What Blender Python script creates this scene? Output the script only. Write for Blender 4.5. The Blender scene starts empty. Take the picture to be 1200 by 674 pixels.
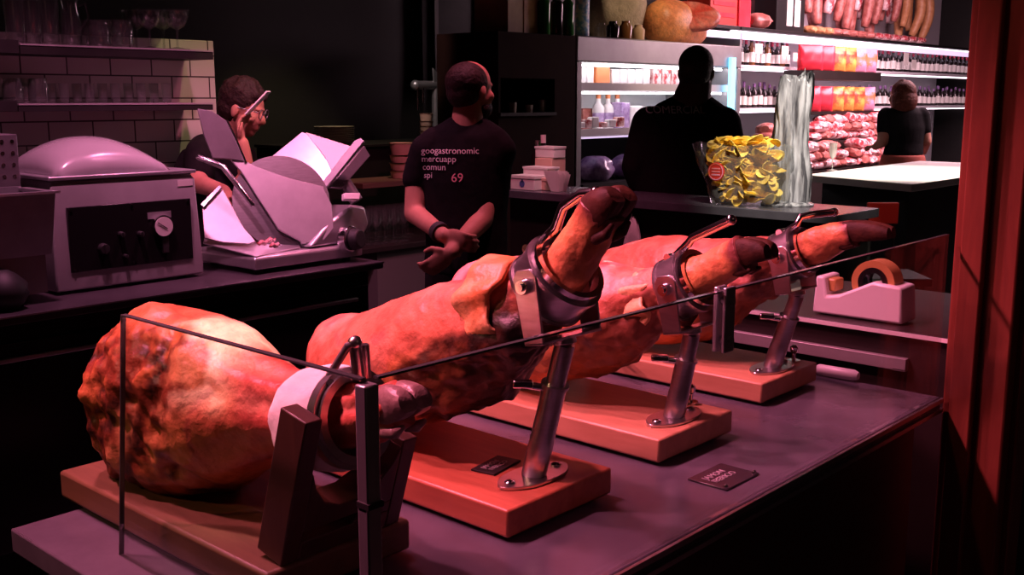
import bpy, math, random
from mathutils import Vector, Matrix, noise
random.seed(7)
S = bpy.context.scene
COL = S.collection
PI = math.pi
V = Vector

# ------------------------------------------------------------------ camera
F = 1250.0; CX = 600.0; CY = 337.0
PITCH = math.atan((CY - 115.0) / F); YAW = math.radians(42.2)
FW = V((math.cos(YAW) * math.cos(PITCH), math.sin(YAW) * math.cos(PITCH), -math.sin(PITCH)))
RT = V((math.sin(YAW), -math.cos(YAW), 0))
UP = RT.cross(FW)
EYE = V((0, 0, 1.6))
cam = bpy.data.objects.new('camera', bpy.data.cameras.new('camera'))
COL.objects.link(cam)
cam.data.sensor_width = 36; cam.data.lens = 36 * F / 1200; cam.data.clip_start = .05
cam.matrix_world = Matrix.Translation(EYE) @ Matrix((RT, UP, -FW)).transposed().to_4x4()
S.camera = cam
# survey helpers: a sight line cut by a known plane of the room gives a point in metres
def ray(x, y): return FW + RT * ((x - CX) / F) + UP * ((CY - y) / F)
def at_x(x, y, X): r = ray(x, y); return EYE + r * (X / r.x)
def at_y(x, y, Y): r = ray(x, y); return EYE + r * (Y / r.y)
def at_z(x, y, z): r = ray(x, y); return EYE + r * ((z - 1.6) / r.z)
def at_d(x, y, d): return EYE + ray(x, y) * d
def at_p(x, y, p, n): r = ray(x, y); return EYE + r * ((V(p) - EYE).dot(V(n)) / r.dot(V(n)))

# ------------------------------------------------------------------ materials
def nd(nt, t, **kw):
    n = nt.nodes.new(t)
    for k, v in kw.items():
        if k in n.inputs: n.inputs[k].default_value = v
        else: setattr(n, k, v)
    return n
def c4(c): return (c[0], c[1], c[2], 1)
def mat(name, c1, c2=None, scale=8, rough=.5, metal=0, bump=0, stretch=(1, 1, 1), spec=.5, detail=4, bscale=None, emit=None, es=0, lo=.35, hi=.65, coat=0):
    m = bpy.data.materials.new(name); m.use_nodes = True
    nt = m.node_tree; b = nt.nodes['Principled BSDF']
    b.inputs['Base Color'].default_value = c4(c1)
    b.inputs['Roughness'].default_value = rough; b.inputs['Metallic'].default_value = metal
    b.inputs['Specular IOR Level'].default_value = spec
    b.inputs['Coat Weight'].default_value = coat
    if emit:
        b.inputs['Emission Color'].default_value = c4(emit); b.inputs['Emission Strength'].default_value = es
    if c2 or bump:
        tc = nd(nt, 'ShaderNodeTexCoord'); mp = nd(nt, 'ShaderNodeMapping')
        mp.inputs['Scale'].default_value = stretch
        nt.links.new(tc.outputs['Object'], mp.inputs['Vector'])
        nz = nd(nt, 'ShaderNodeTexNoise', Scale=scale, Detail=detail, Roughness=.6)
        nt.links.new(mp.outputs['Vector'], nz.inputs['Vector'])
        if c2:
            r = nd(nt, 'ShaderNodeValToRGB')
            r.color_ramp.elements[0].position = lo; r.color_ramp.elements[1].position = hi
            r.color_ramp.elements[0].color = c4(c1); r.color_ramp.elements[1].color = c4(c2)
            nt.links.new(nz.outputs['Fac'], r.inputs['Fac']); nt.links.new(r.outputs['Color'], b.inputs['Base Color'])
        if bump:
            bp = nd(nt, 'ShaderNodeBump', Strength=bump, Distance=.01)
            src = nz
            if bscale:
                src = nd(nt, 'ShaderNodeTexNoise', Scale=bscale, Detail=5)
                nt.links.new(mp.outputs['Vector'], src.inputs['Vector'])
            nt.links.new(src.outputs['Fac'], bp.inputs['Height']); nt.links.new(bp.outputs['Normal'], b.inputs['Normal'])
    return m
def glassmat(name, tint=(1, 1, 1), rough=.02, ior=1.5, haze=0, hazec=(.8, .8, .8)):
    m = bpy.data.materials.new(name); m.use_nodes = True
    nt = m.node_tree; nt.nodes.remove(nt.nodes['Principled BSDF']); out = nt.nodes['Material Output']
    t = nd(nt, 'ShaderNodeBsdfTransparent'); t.inputs['Color'].default_value = c4(tint)
    g = nd(nt, 'ShaderNodeBsdfGlossy', Roughness=rough)
    f0 = ((ior - 1) / (ior + 1)) ** 2; mx = nd(nt, 'ShaderNodeMixShader')
    lw = nd(nt, 'ShaderNodeLayerWeight'); pw = nd(nt, 'ShaderNodeMath', operation='POWER'); pw.inputs[1].default_value = 5
    fr = nd(nt, 'ShaderNodeMapRange'); fr.inputs[3].default_value = f0
    nt.links.new(lw.outputs['Facing'], pw.inputs[0]); nt.links.new(pw.outputs[0], fr.inputs[0])
    nt.links.new(fr.outputs[0], mx.inputs[0]); nt.links.new(g.outputs[0], mx.inputs[2])
    if haze:
        d = nd(nt, 'ShaderNodeBsdfDiffuse'); d.inputs['Color'].default_value = c4(hazec)
        h = nd(nt, 'ShaderNodeMixShader'); h.inputs[0].default_value = haze
        nt.links.new(t.outputs[0], h.inputs[1]); nt.links.new(d.outputs[0], h.inputs[2]); nt.links.new(h.outputs[0], mx.inputs[1])
    else: nt.links.new(t.outputs[0], mx.inputs[1])
    nt.links.new(mx.outputs[0], out.inputs['Surface'])
    return m
def fleshmat(name, rough=.42, bump=.35, coat=.04):
    m = mat(name, (.5, .2, .1), None, 30, rough, 0, bump, spec=.32, bscale=60, coat=coat)
    nt = m.node_tree; b = nt.nodes['Principled BSDF']
    a = nd(nt, 'ShaderNodeAttribute', attribute_name='hide')
    tc = nd(nt, 'ShaderNodeTexCoord')
    nz = nd(nt, 'ShaderNodeTexNoise', Scale=24, Detail=6, Roughness=.65)
    nt.links.new(tc.outputs['Object'], nz.inputs['Vector'])
    hs = nd(nt, 'ShaderNodeHueSaturation'); mr = nd(nt, 'ShaderNodeMapRange')
    mr.inputs[1].default_value = .3; mr.inputs[2].default_value = .7; mr.inputs[3].default_value = .6; mr.inputs[4].default_value = 1.3
    nt.links.new(nz.outputs['Fac'], mr.inputs[0]); nt.links.new(mr.outputs[0], hs.inputs['Value'])
    nt.links.new(a.outputs['Color'], hs.inputs['Color']); nt.links.new(hs.outputs['Color'], b.inputs['Base Color'])
    b.inputs['Coat Roughness'].default_value = .3
    return m
def woodmat(name, c1, c2, rough=.45, axis='Y', scale=14, coat=0):
    m = mat(name, c1, None, rough=rough, coat=coat); nt = m.node_tree; b = nt.nodes['Principled BSDF']
    tc = nd(nt, 'ShaderNodeTexCoord'); mp = nd(nt, 'ShaderNodeMapping')
    s = {'X': (.12, 1, 1), 'Y': (1, .12, 1), 'Z': (1, 1, .12)}[axis]
    mp.inputs['Scale'].default_value = s
    nt.links.new(tc.outputs['Object'], mp.inputs['Vector'])
    nz = nd(nt, 'ShaderNodeTexNoise', Scale=scale * 3, Detail=8, Roughness=.6, Distortion=.8)
    nt.links.new(mp.outputs['Vector'], nz.inputs['Vector'])
    r = nd(nt, 'ShaderNodeValToRGB'); r.color_ramp.elements[0].position = .3; r.color_ramp.elements[1].position = .7
    r.color_ramp.elements[0].color = c4(c1); r.color_ramp.elements[1].color = c4(c2)
    nt.links.new(nz.outputs['Fac'], r.inputs['Fac']); nt.links.new(r.outputs['Color'], b.inputs['Base Color'])
    bp = nd(nt, 'ShaderNodeBump', Strength=.12, Distance=.004)
    nt.links.new(nz.outputs['Fac'], bp.inputs['Height']); nt.links.new(bp.outputs['Normal'], b.inputs['Normal'])
    return m
def tilemat():
    m = mat('glazed_brick_tile', (.5, .47, .45), rough=.22); nt = m.node_tree; b = nt.nodes['Principled BSDF']
    tc = nd(nt, 'ShaderNodeTexCoord'); sx = nd(nt, 'ShaderNodeSeparateXYZ'); cx = nd(nt, 'ShaderNodeCombineXYZ')
    nt.links.new(tc.outputs['Object'], sx.inputs[0])
    ad = nd(nt, 'ShaderNodeMath', operation='ADD')
    nt.links.new(sx.outputs['X'], ad.inputs[0]); nt.links.new(sx.outputs['Y'], ad.inputs[1])
    nt.links.new(ad.outputs[0], cx.inputs['X']); nt.links.new(sx.outputs['Z'], cx.inputs['Y'])
    br = nd(nt, 'ShaderNodeTexBrick', Scale=1.0)
    br.inputs['Brick Width'].default_value = .2; br.inputs['Row Height'].default_value = .1
    br.inputs['Mortar Size'].default_value = .0035; br.inputs['Color1'].default_value = (.5, .48, .45, 1)
    br.inputs['Color2'].default_value = (.43, .41, .38, 1); br.inputs['Mortar'].default_value = (.06, .05, .05, 1)
    nt.links.new(cx.outputs[0], br.inputs['Vector']); nt.links.new(br.outputs['Color'], b.inputs['Base Color'])
    bp = nd(nt, 'ShaderNodeBump', Strength=.5, Distance=.004, invert=True)
    nt.links.new(br.outputs['Fac'], bp.inputs['Height']); nt.links.new(bp.outputs['Normal'], b.inputs['Normal'])
    return m

M = dict(
    black=mat('black_paint', (.009, .008, .008), (.014, .012, .012), 6, .6, spec=.2),
    darkwall=mat('dark_wall_paint', (.012, .01, .01), (.018, .015, .014), 3, .6, bump=.1),
    darkpanel=mat('dark_panel', (.014, .009, .008), (.02, .013, .012), 5, .4),
    floor=mat('dark_floor', (.03, .025, .025), (.05, .04, .04), 4, .4),
    counter=mat('slate_counter', (.066, .06, .078), (.10, .092, .115), 5, .26, bump=.03, bscale=40, detail=7),
    counterfront=woodmat('dark_wood_front', (.03, .012, .009), (.05, .02, .014), axis='X', rough=.4),
    steel=mat('brushed_steel', (.55, .54, .55), (.66, .65, .66), 20, .28, 1, .03, stretch=(1, 1, 8)),
    steel2=mat('satin_steel', (.5, .5, .52), (.58, .58, .6), 14, .4, .85),
    chrome=mat('polished_steel', (.75, .74, .75), None, 8, .14, 1),
    alu=mat('cast_aluminium', (.52, .51, .53), (.6, .59, .61), 10, .36, .82, .02),
    alud=mat('dark_aluminium', (.16, .15, .16), (.2, .19, .2), 10, .4, .6),  # darker grey than the cast aluminium
    board=woodmat('ham_board_wood', (.40, .19, .10), (.54, .28, .16), rough=.42),
    darkcounter=mat('dark_back_counter', (.04, .034, .04), (.06, .05, .058), 5, .3),
    plaque=mat('dark_plaque', (.035, .028, .034), None, 5, .2),
    dimtext=mat('dim_lettering', (.4, .36, .37), None, 5, .5),
    cabinet=mat('dark_red_brown_cabinet', (.016, .006, .005), (.022, .009, .007), 4, .8, spec=.05),
    boardred=woodmat('ham_board_red_wood', (.34, .09, .045), (.5, .15, .075), rough=.4),
    boarddark=woodmat('old_board_wood', (.09, .048, .022), (.15, .08, .04), rough=.5),
    cradle=woodmat('dark_stained_wood', (.045, .018, .013), (.075, .03, .02), axis='Z', rough=.45),
    post=woodmat('red_brown_door_wood', (.16, .035, .022), (.24, .055, .032), axis='Z', rough=.4),
    flesh=fleshmat('cured_ham_hide'),
    meat=fleshmat('dry_ham_meat', .5, .8, .05),
    hoof=mat('dark_hoof_horn', (.03, .011, .007), (.065, .024, .013), 30, .6, spec=.15, bump=.3),
    hoofpale=mat('grey_hoof_horn', (.22, .13, .12), (.4, .26, .24), 40, .35, bump=.3),
    cloth=mat('white_cotton_wrap', (.78, .74, .72), (.85, .82, .8), 30, .85, bump=.3),
    white=mat('white_plastic', (.75, .72, .72), None, 5, .35),
    offwhite=mat('off_white_card', (.68, .63, .6), (.74, .7, .66), 10, .6),
    plate=mat('cream_glaze', (.42, .38, .3), None, 5, .3),
    skin=mat('skin', (.38, .17, .115), (.45, .21, .145), 14, .6, spec=.25),
    skinshade=mat('shaded_skin', (.05, .024, .017), (.07, .034, .024), 14, .5),  # skin of the man in the dark, shade put into its colour
    hair=mat('dark_brown_hair', (.012, .006, .005), (.028, .014, .01), 60, .6, spec=.2, bump=.8),
    hairred=mat('auburn_hair', (.06, .014, .009), (.10, .025, .014), 60, .6, spec=.15, bump=.8),
    shirt=mat('black_cotton', (.006, .0055, .006), (.009, .008, .0085), 30, .95, spec=.08, bump=.4, bscale=14),
    shirtg=mat('charcoal_cotton', (.008, .007, .007), (.011, .01, .01), 30, .95, spec=.08, bump=.4, bscale=14),
    skirt=mat('red_apron_cotton', (.3, .05, .03), (.36, .07, .04), 20, .85),
    print=mat('shirt_print', (.62, .55, .53), None, 5, .7),
    printdim=mat('dim_shirt_print', (.5, .52, .5), None, 5, .8),
    printpink=mat('pink_shirt_print', (.75, .3, .33), None, 5, .7),
    glass=glassmat('clear_glass', (.97, .985, .975)),
    pane=glassmat('pane_glass', (.93, .95, .945), ior=1.42),
    paneedge=mat('glass_pane_edge', (.07, .075, .075), None, 5, .1),
    jar=glassmat('jar_glass', (.88, .9, .88), .05, 1.7, .018),
    film=glassmat('clear_film', (.9, .92, .93), .12, 1.5, .1),
    lid=glassmat('clear_acrylic_lid', (.85, .83, .84), .24, 2.0, .38, (.8, .78, .79)),
    chip=mat('fried_potato', (.85, .5, .05), (.95, .74, .16), 16, .5, bump=.3),
    red=mat('red_print', (.6, .03, .02), None, 5, .5),
    redbag=mat('red_foil_bag', (.75, .02, .04), (.85, .05, .08), 5, .35),
    orgbag=mat('orange_patterned_bag', (.8, .05, .02), (.95, .38, .08), 9, .4, lo=.42, hi=.55),
    pinkbag=mat('pink_orange_patterned_bag', (.85, .16, .06), (.75, .3, .45), 10, .4, lo=.42, hi=.55),
    wine=mat('dark_wine_glass', (.016, .01, .01), None, 5, .12),
    green=mat('green_bottle_glass', (.02, .13, .02), (.03, .2, .03), 8, .12),
    amber=mat('amber_bottle_glass', (.16, .06, .02), None, 8, .15),
    capred=mat('red_capsule', (.45, .03, .08), None, 5, .35),
    cappurple=mat('violet_capsule', (.2, .1, .25), None, 5, .35),
    label=mat('pale_label', (.78, .74, .68), None, 5, .6),
    labelb=mat('blue_white_label', (.3, .55, .8), (.8, .85, .9), 25, .5, lo=.48, hi=.52),
    kraft=mat('kraft_wood_box', (.36, .22, .12), (.44, .28, .16), 10, .6),
    sack=mat('beige_burlap', (.26, .2, .13), (.34, .26, .17), 30, .9, bump=.6),
    saus=mat('cured_sausage', (.32, .07, .055), (.55, .2, .17), 18, .45, bump=.5),
    sausb=mat('tan_sausage', (.5, .2, .08), (.65, .32, .15), 16, .45, bump=.4),
    pack=mat('sliced_meat_pack', (.42, .05, .06), (.9, .62, .62), 13, .25, lo=.42, hi=.56),
    packw=mat('white_package', (.8, .76, .77), (.7, .62, .64), 12, .4),
    packp=mat('violet_film_pack', (.3, .17, .4), (.6, .45, .7), 22, .2),
    orange=mat('orange_card', (.7, .22, .08), None, 5, .5),
    shelfw=mat('white_shelf_laminate', (.75, .72, .75), None, 5, .4),
    tabletop=mat('white_stone_table', (.78, .74, .68), (.82, .78, .73), 8, .3),
    rubber=mat('black_rubber', (.012, .012, .012), None, 5, .6),
    plasticblk=mat('black_control_panel', (.01, .009, .01), None, 5, .18),
    tape=mat('brown_parcel_tape', (.5, .26, .09), None, 5, .35),
    tin=mat('stainless_sheet', (.3, .28, .29), (.36, .34, .35), 6, .4, .4),
    led=mat('led_strip', (.9, .9, .9), None, 5, .5, emit=(1, .93, .97), es=11),
    ledpink=mat('rosy_led_strip', (.9, .9, .9), None, 5, .5, emit=(1, .78, .9), es=4.2),
    ledblue=mat('blue_led_strip', (.3, .6, .8), None, 5, .5, emit=(.15, .62, 1), es=3.0),
    ledlilac=mat('lilac_light_panel', (.9, .9, .9), None, 5, .5, emit=(.82, .62, .95), es=1.0),
    cup=mat('paper_cup', (.6, .36, .28), (.66, .42, .33), 8, .6),
    blue=mat('blue_print', (.08, .1, .3), None, 5, .5),
)
tile = tilemat()

# ------------------------------------------------------------------ mesh builder
class MB:
    def __init__(s): s.v = []; s.f = []; s.col = None
    def add(s, vs, fs):
        o = len(s.v); s.v += [V(p) for p in vs]; s.f += [tuple(i + o for i in f) for f in fs]; return s
    def box(s, c, d, R=None):
        x, y, z = d[0] / 2, d[1] / 2, d[2] / 2
        vs = [V((a * x, b * y, e * z)) for e in (-1, 1) for b in (-1, 1) for a in (-1, 1)]
        if R: vs = [R @ p for p in vs]
        return s.add([V(c) + p for p in vs], [(0, 2, 3, 1), (4, 5, 7, 6), (0, 1, 5, 4), (2, 6, 7, 3), (0, 4, 6, 2), (1, 3, 7, 5)])
    def bb(s, a, b): return s.box([(a[i] + b[i]) / 2 for i in range(3)], [abs(b[i] - a[i]) for i in range(3)])
    def loft(s, rings, cap=True, loop=False):
        n = len(rings[0]); vs = [p for r in rings for p in r]; fs = []
        m = len(rings)
        for i in range(m if loop else m - 1):
            for j in range(n):
                a, b = i * n + j, i * n + (j + 1) % n; k = ((i + 1) % m) * n
                fs.append((a, b, k + (j + 1) % n, k + j))
        if cap and not loop: fs += [tuple(range(n))[::-1], tuple((m - 1) * n + j for j in range(n))]
        return s.add(vs, fs)
    def tube(s, pts, r, n=12, cap=True):
        pts = [V(p) for p in pts]; rr = r if isinstance(r, (list, tuple)) else [r] * len(pts)
        t0 = (pts[1] - pts[0]).normalized(); u = t0.orthogonal().normalized(); rings = []
        for i, p in enumerate(pts):
            t = ((pts[min(i + 1, len(pts) - 1)] - pts[max(i - 1, 0)])).normalized()
            u = (u - t * u.dot(t)).normalized(); w = t.cross(u)
            rings.append([p + (u * math.cos(2 * PI * j / n) + w * math.sin(2 * PI * j / n)) * rr[i] for j in range(n)])
        return s.loft(rings, cap)
    def cyl(s, a, b, r, r2=None, n=20): return s.tube([a, b], [r, r if r2 is None else r2], n)
    def cap(s, a, b, r1, r2, n=16):          # tapered limb with round ends
        a, b = V(a), V(b); t = (b - a).normalized(); P = []; R = []
        for k in range(5): q = PI / 2 * k / 4; P.append(a - t * r1 * math.cos(q) * .999); R.append(max(r1 * math.sin(q), r1 * .02))
        for k in range(5): q = PI / 2 * k / 4; P.append(b + t * r2 * math.sin(q) * .999); R.append(max(r2 * math.cos(q), r2 * .02))
        u = t.orthogonal().normalized(); w = t.cross(u)
        return s.loft([[p + (u * math.cos(2 * PI * j / n) + w * math.sin(2 * PI * j / n)) * r for j in range(n)] for p, r in zip(P, R)])
    def chain(s, pts, rs):
        for i in range(len(pts) - 1): s.cap(pts[i], pts[i + 1], rs[i], rs[i + 1])
        return s
    def ell(s, c, r, R=None, n=20, m=12):
        rings = []
        for i in range(m + 1):
            q = -PI / 2 + PI * i / m; k = max(math.cos(q), .01)
            rg = [V((r[0] * k * math.cos(2 * PI * j / n), r[1] * k * math.sin(2 * PI * j / n), r[2] * math.sin(q))) for j in range(n)]
            rings.append([V(c) + (R @ p if R else p) for p in rg])
        return s.loft(rings)
    def lathe(s, prof, c=(0, 0, 0), n=20, cap=True):
        return s.loft([[V(c) + V((r * math.cos(2 * PI * j / n), r * math.sin(2 * PI * j / n), z)) for j in range(n)] for r, z in prof], cap)
    def ring(s, c, ax, ro, ri, w, n=36):
        c, ax = V(c), V(ax).normalized(); u = ax.orthogonal().normalized(); q = ax.cross(u)
        def rg(r, h): return [c + ax * h + (u * math.cos(2 * PI * j / n) + q * math.sin(2 * PI * j / n)) * r for j in range(n)]
        return s.loft([rg(ro, -w / 2), rg(ro, w / 2), rg(ri, w / 2), rg(ri, -w / 2)], loop=True)
    def prism(s, poly, d):
        poly = [V(p) for p in poly]; d = V(d)
        return s.loft([poly, [p + d for p in poly]])
    def build(s, name, m, parent=None, bevel=0, smooth=40, remesh=0, soft=0, loc=None):
        me = bpy.data.meshes.new(name); org = V(loc) if loc else V((0, 0, 0))
        if loc is None and parent is None and s.v:
            lo = V([min(p[i] for p in s.v) for i in range(3)]); hi = V([max(p[i] for p in s.v) for i in range(3)])
            org = V(((lo.x + hi.x) / 2, (lo.y + hi.y) / 2, lo.z))
        if parent is not None: org = V(parent.get('org', (0, 0, 0))) if loc is None else org
        me.from_pydata([p - org for p in s.v], [], s.f); me.update()
        import bmesh
        bm = bmesh.new(); bm.from_mesh(me); bmesh.ops.recalc_face_normals(bm, faces=bm.faces); bm.to_mesh(me); bm.free()
        o = bpy.data.objects.new(name, me); COL.objects.link(o)
        if parent is not None:
            po = V(parent.get('org', (0, 0, 0))); o.parent = parent; o.location = org - po
            o['org'] = tuple(org)
        else: o.location = org; o['org'] = tuple(org)
        me.materials.append(m)
        if s.col:
            at = me.color_attributes.new('hide', 'FLOAT_COLOR', 'POINT')
            for i, c in enumerate(s.col): at.data[i].color = c4(c)
        if smooth:
            me.polygons.foreach_set('use_smooth', [True] * len(me.polygons))
            if not remesh: me.set_sharp_from_angle(angle=math.radians(smooth))
        if bevel:
            b = o.modifiers.new('bevel', 'BEVEL'); b.width = bevel; b.segments = 2; b.limit_method = 'ANGLE'; b.angle_limit = math.radians(40)
        if remesh:
            r = o.modifiers.new('remesh', 'REMESH'); r.mode = 'VOXEL'; r.voxel_size = remesh; r.use_smooth_shade = True
            if soft:
                k = o.modifiers.new('soft', 'SMOOTH'); k.iterations = soft; k.factor = .5
        return o

def tag(o, label=None, cat=None, group=None, kind=None):
    if label: o['label'] = label
    if cat: o['category'] = cat
    if group: o['group'] = group
    if kind: o['kind'] = kind
    return o
def thing(name, label, cat, loc, group=None):
    o = bpy.data.objects.new(name, None); COL.objects.link(o); o.location = loc; o['org'] = tuple(loc)
    o.empty_display_size = .05
    return tag(o, label, cat, group)
def copy_tree(o, parent=None):
    c = o.copy(); COL.objects.link(c)
    if parent is not None: c.parent = parent
    for ch in list(o.children): copy_tree(ch, c)
    return c
def place(o, loc, rz=None, sc=None, label=None, group=None):
    o.location = loc; o['org'] = tuple(loc)
    if rz is not None: o.rotation_euler.z = rz
    if sc is not None: o.scale = (sc, sc, sc) if not hasattr(sc, '__len__') else sc
    if label: o['label'] = label
    if group: o['group'] = group
    return o
def text(body, size, name, m, parent, origin, xdir, ydir, ext=.0006, target=None, off=.002, align='LEFT'):
    cu = bpy.data.curves.new(name, 'FONT'); cu.body = body; cu.size = size; cu.extrude = ext; cu.align_x = align; cu.resolution_u = 3
    t = bpy.data.objects.new('tmp_text', cu); COL.objects.link(t)
    dg = bpy.context.evaluated_depsgraph_get(); dg.update()
    me = bpy.data.meshes.new_from_object(t.evaluated_get(dg)); bpy.data.objects.remove(t)
    X = V(xdir).normalized(); Y = V(ydir); Y = (Y - X * Y.dot(X)).normalized(); Z = X.cross(Y)
    mw = Matrix((X, Y, Z)).transposed().to_4x4(); mw.translation = V(origin)
    me.name = name; me.materials.clear(); me.materials.append(m)
    for v in me.vertices: v.co = mw @ v.co
    po = V(parent.get('org', (0, 0, 0)))
    if target:
        te = target.evaluated_get(dg); tinv = target.matrix_world.inverted()
        to = V(target['org'])
        for v in me.vertices:
            w = v.co - to
            hit, loc, nor, _ = te.ray_cast(w + Z * .35, -Z)
            if hit: v.co = loc + to + nor * off
    for v in me.vertices: v.co -= po
    o = bpy.data.objects.new(name, me); COL.objects.link(o); o.parent = parent; o['org'] = tuple(po)
    return o

# ------------------------------------------------------------------ the room
def struct(name, mb, m, **k): return tag(mb.build(name, m, **k), kind='structure')
struct('floor', MB().bb((-3, -3, -.1), (16, 7.2, 0)), M['floor'])
struct('ceiling', MB().bb((-3, -3, 3.4), (16, 7.2, 3.5)), M['darkwall'])
struct('wall_back', MB().bb((-3, 6.05, 0), (16, 6.2, 3.4)), M['darkwall'])
struct('wall_left', MB().bb((-3, -3, 0), (-2.9, 6.05, 3.4)), M['darkwall'])
struct('wall_far', MB().bb((15.9, -3, 0), (16, 6.05, 3.4)), M['darkwall'])
# tiled stub wall behind the machines
w0 = 4.6; wt = at_y(250, 48, w0)
tw = struct('wall_tiled', MB().bb((-2.9, w0, 0), (wt.x, w0 + .16, wt.z)), tile, bevel=.004, loc=(0, 0, 0))
# front wall beside the serving window: red-brown frame post, dark wall beyond
p = MB(); p.bb((2.155, .64, 0), (2.30, .765, 3.4)); 
struct('trim_1', p, M['post'], bevel=.006)
p = MB(); p.bb((2.135, .70, 0), (2.157, .745, 3.4)); p.bb((2.19, .626, 0), (2.262, .642, 3.4)); 
struct('trim_2', p, M['post'], bevel=.004)
struct('wall_right', MB().bb((2.30, .655, 0), (4.2, .755, 3.4)), M['black'])
# dark door leaf in the back wall with raised frames
d1 = MB(); d1.bb((5.6, 5.98, 0), (6.9, 6.05, 2.6))
dr = tag(d1.build('door_1', M['black']), kind='structure')
fr = MB()
for a, b in (((5.7, 1.4), (6.2, 2.4)), ((6.3, .2), (6.8, 2.4))):
    fr.bb((a[0], 5.95, a[1]), (a[0] + .04, 5.98, b[1])); fr.bb((b[0] - .04, 5.95, a[1]), (b[0], 5.98, b[1]))
    fr.bb((a[0], 5.95, b[1] - .04), (b[0], 5.98, b[1])); fr.bb((a[0], 5.95, a[1]), (b[0], 5.98, a[1] + .04))
fr.build('door_frame', M['darkpanel'], dr)

# ------------------------------------------------------------------ ham counter
H = 1.0
CL, CR, CF, CB = .58, 2.145, .764, 1.485
ct = thing('display_counter', 'long dark counter with grey stone top carrying the four hams', 'counter', (1.35, 1.13, 0))
MB().bb((CL, CF, H - .035), (CR, CB, H)).build('countertop', M['counter'], ct, bevel=.003)
MB().bb((CL + .05, CF + .05, 0), (CR, CB - .04, H - .036)).build('cabinet_body', M['counterfront'], ct)
MB().bb((CL, CF - .006, H - .010), (CR, CF - .0005, H - .001)).bb((CL, CF - .006, H - .030), (CR, CF - .0005, H - .022)).build('edge_trim', M['steel'], ct)['label'] = 'thin steel edge strips'

# glass guard
GZ = 1.333; GX = .642; GY = CF + .004
gl = thing('glass_guard', 'clear glass sneeze guard standing on the counter round the hams', 'glass guard', (GX, GY, H))
def pane(name, a, b, edges):
    o = MB().bb(a, b).build(name, M['pane'], gl, smooth=0)
    e = MB()
    for q in edges: e.bb(*q)
    e.build('pane_edge', M['paneedge'], o, smooth=0); return o
t = .006
pane('front_pane', (GX + .012, GY, H + .001), (CR - .01, GY + t, GZ), [((GX + .012, GY - .0006, GZ - .0008), (CR - .01, GY + t + .0006, GZ + .0016))])
YT0, YB0 = 1.238, 1.285
sp = MB().prism([V((GX - .003, GY + .008, H + .001)), V((GX - .003, YB0, H + .001)), V((GX - .003, YT0, GZ)), V((GX - .003, GY + .008, GZ))], (.006, 0, 0)).build('side_pane', M['pane'], gl, smooth=0)
MB().bb((GX - .0036, GY + .008, GZ - .0008), (GX + .0036, YT0, GZ + .0012)).prism([V((GX - .0033, YB0 - .0004, H + .001)), V((GX - .0033, YB0 + .0012, H + .001)), V((GX - .0033, YT0 + .0012, GZ)), V((GX - .0033, YT0 - .0004, GZ))], (.0066, 0, 0)).build('pane_edge', M['paneedge'], sp, smooth=0)
MB().bb((GX - .008, GY - .004, H), (GX + .010, GY + .012, GZ - .004)).build('corner_post', M['alu'], gl, bevel=.002)
for z in (1.065, 1.115, 1.205): MB().bb((GX - .009, GY - .006, z), (GX + .011, GY + .012, z + .006)).build('corner_clip', M['rubber'], gl)
# joint clamp on the front pane
bx = at_y(852, 345, GY).x
b = MB(); b.bb((bx - .013, GY - .007, 1.245), (bx + .013, GY - .0007, GZ + .006)); b.bb((bx - .013, GY + t + .0007, 1.245), (bx + .013, GY + t + .008, GZ + .006))
pb = b.build('pane_clamp', M['steel2'], gl, bevel=.002)
for dx, z in ((0, 1.318), (0, 1.262)):
    MB().cyl((bx + dx, GY - .011, z), (bx + dx, GY + t + .010, z), .006).build('clamp_bolt', M['steel2'], pb)

# ------------------------------------------------------------------ hams
def crom(P, u):
    n = len(P) - 1; u = min(max(u, 0), 1) * n; i = min(int(u), n - 1); f = u - i
    g = lambda k: P[min(max(k, 0), n)]
    a, b, c, d = g(i - 1), g(i), g(i + 1), g(i + 2)
    return [.5 * ((2 * b[k]) + (c[k] - a[k]) * f + (2 * a[k] - 5 * b[k] + 4 * c[k] - d[k]) * f * f + (3 * b[k] - a[k] - 3 * c[k] + d[k]) * f ** 3) for k in range(len(b))]
def mixc(a, b, t): t = min(max(t, 0), 1); return tuple(a[i] * (1 - t) + b[i] * t for i in range(3))
def sstep(a, b, x): t = min(max((x - a) / (b - a), 0), 1); return t * t * (3 - 2 * t)
SKIN = (.50, .15, .085); FAT = (.88, .74, .45); FLESH = (.55, .09, .07); MEAT = (.17, .038, .017); CREVICE = (.035, .012, .009); RIND = (.60, .22, .07)
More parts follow.
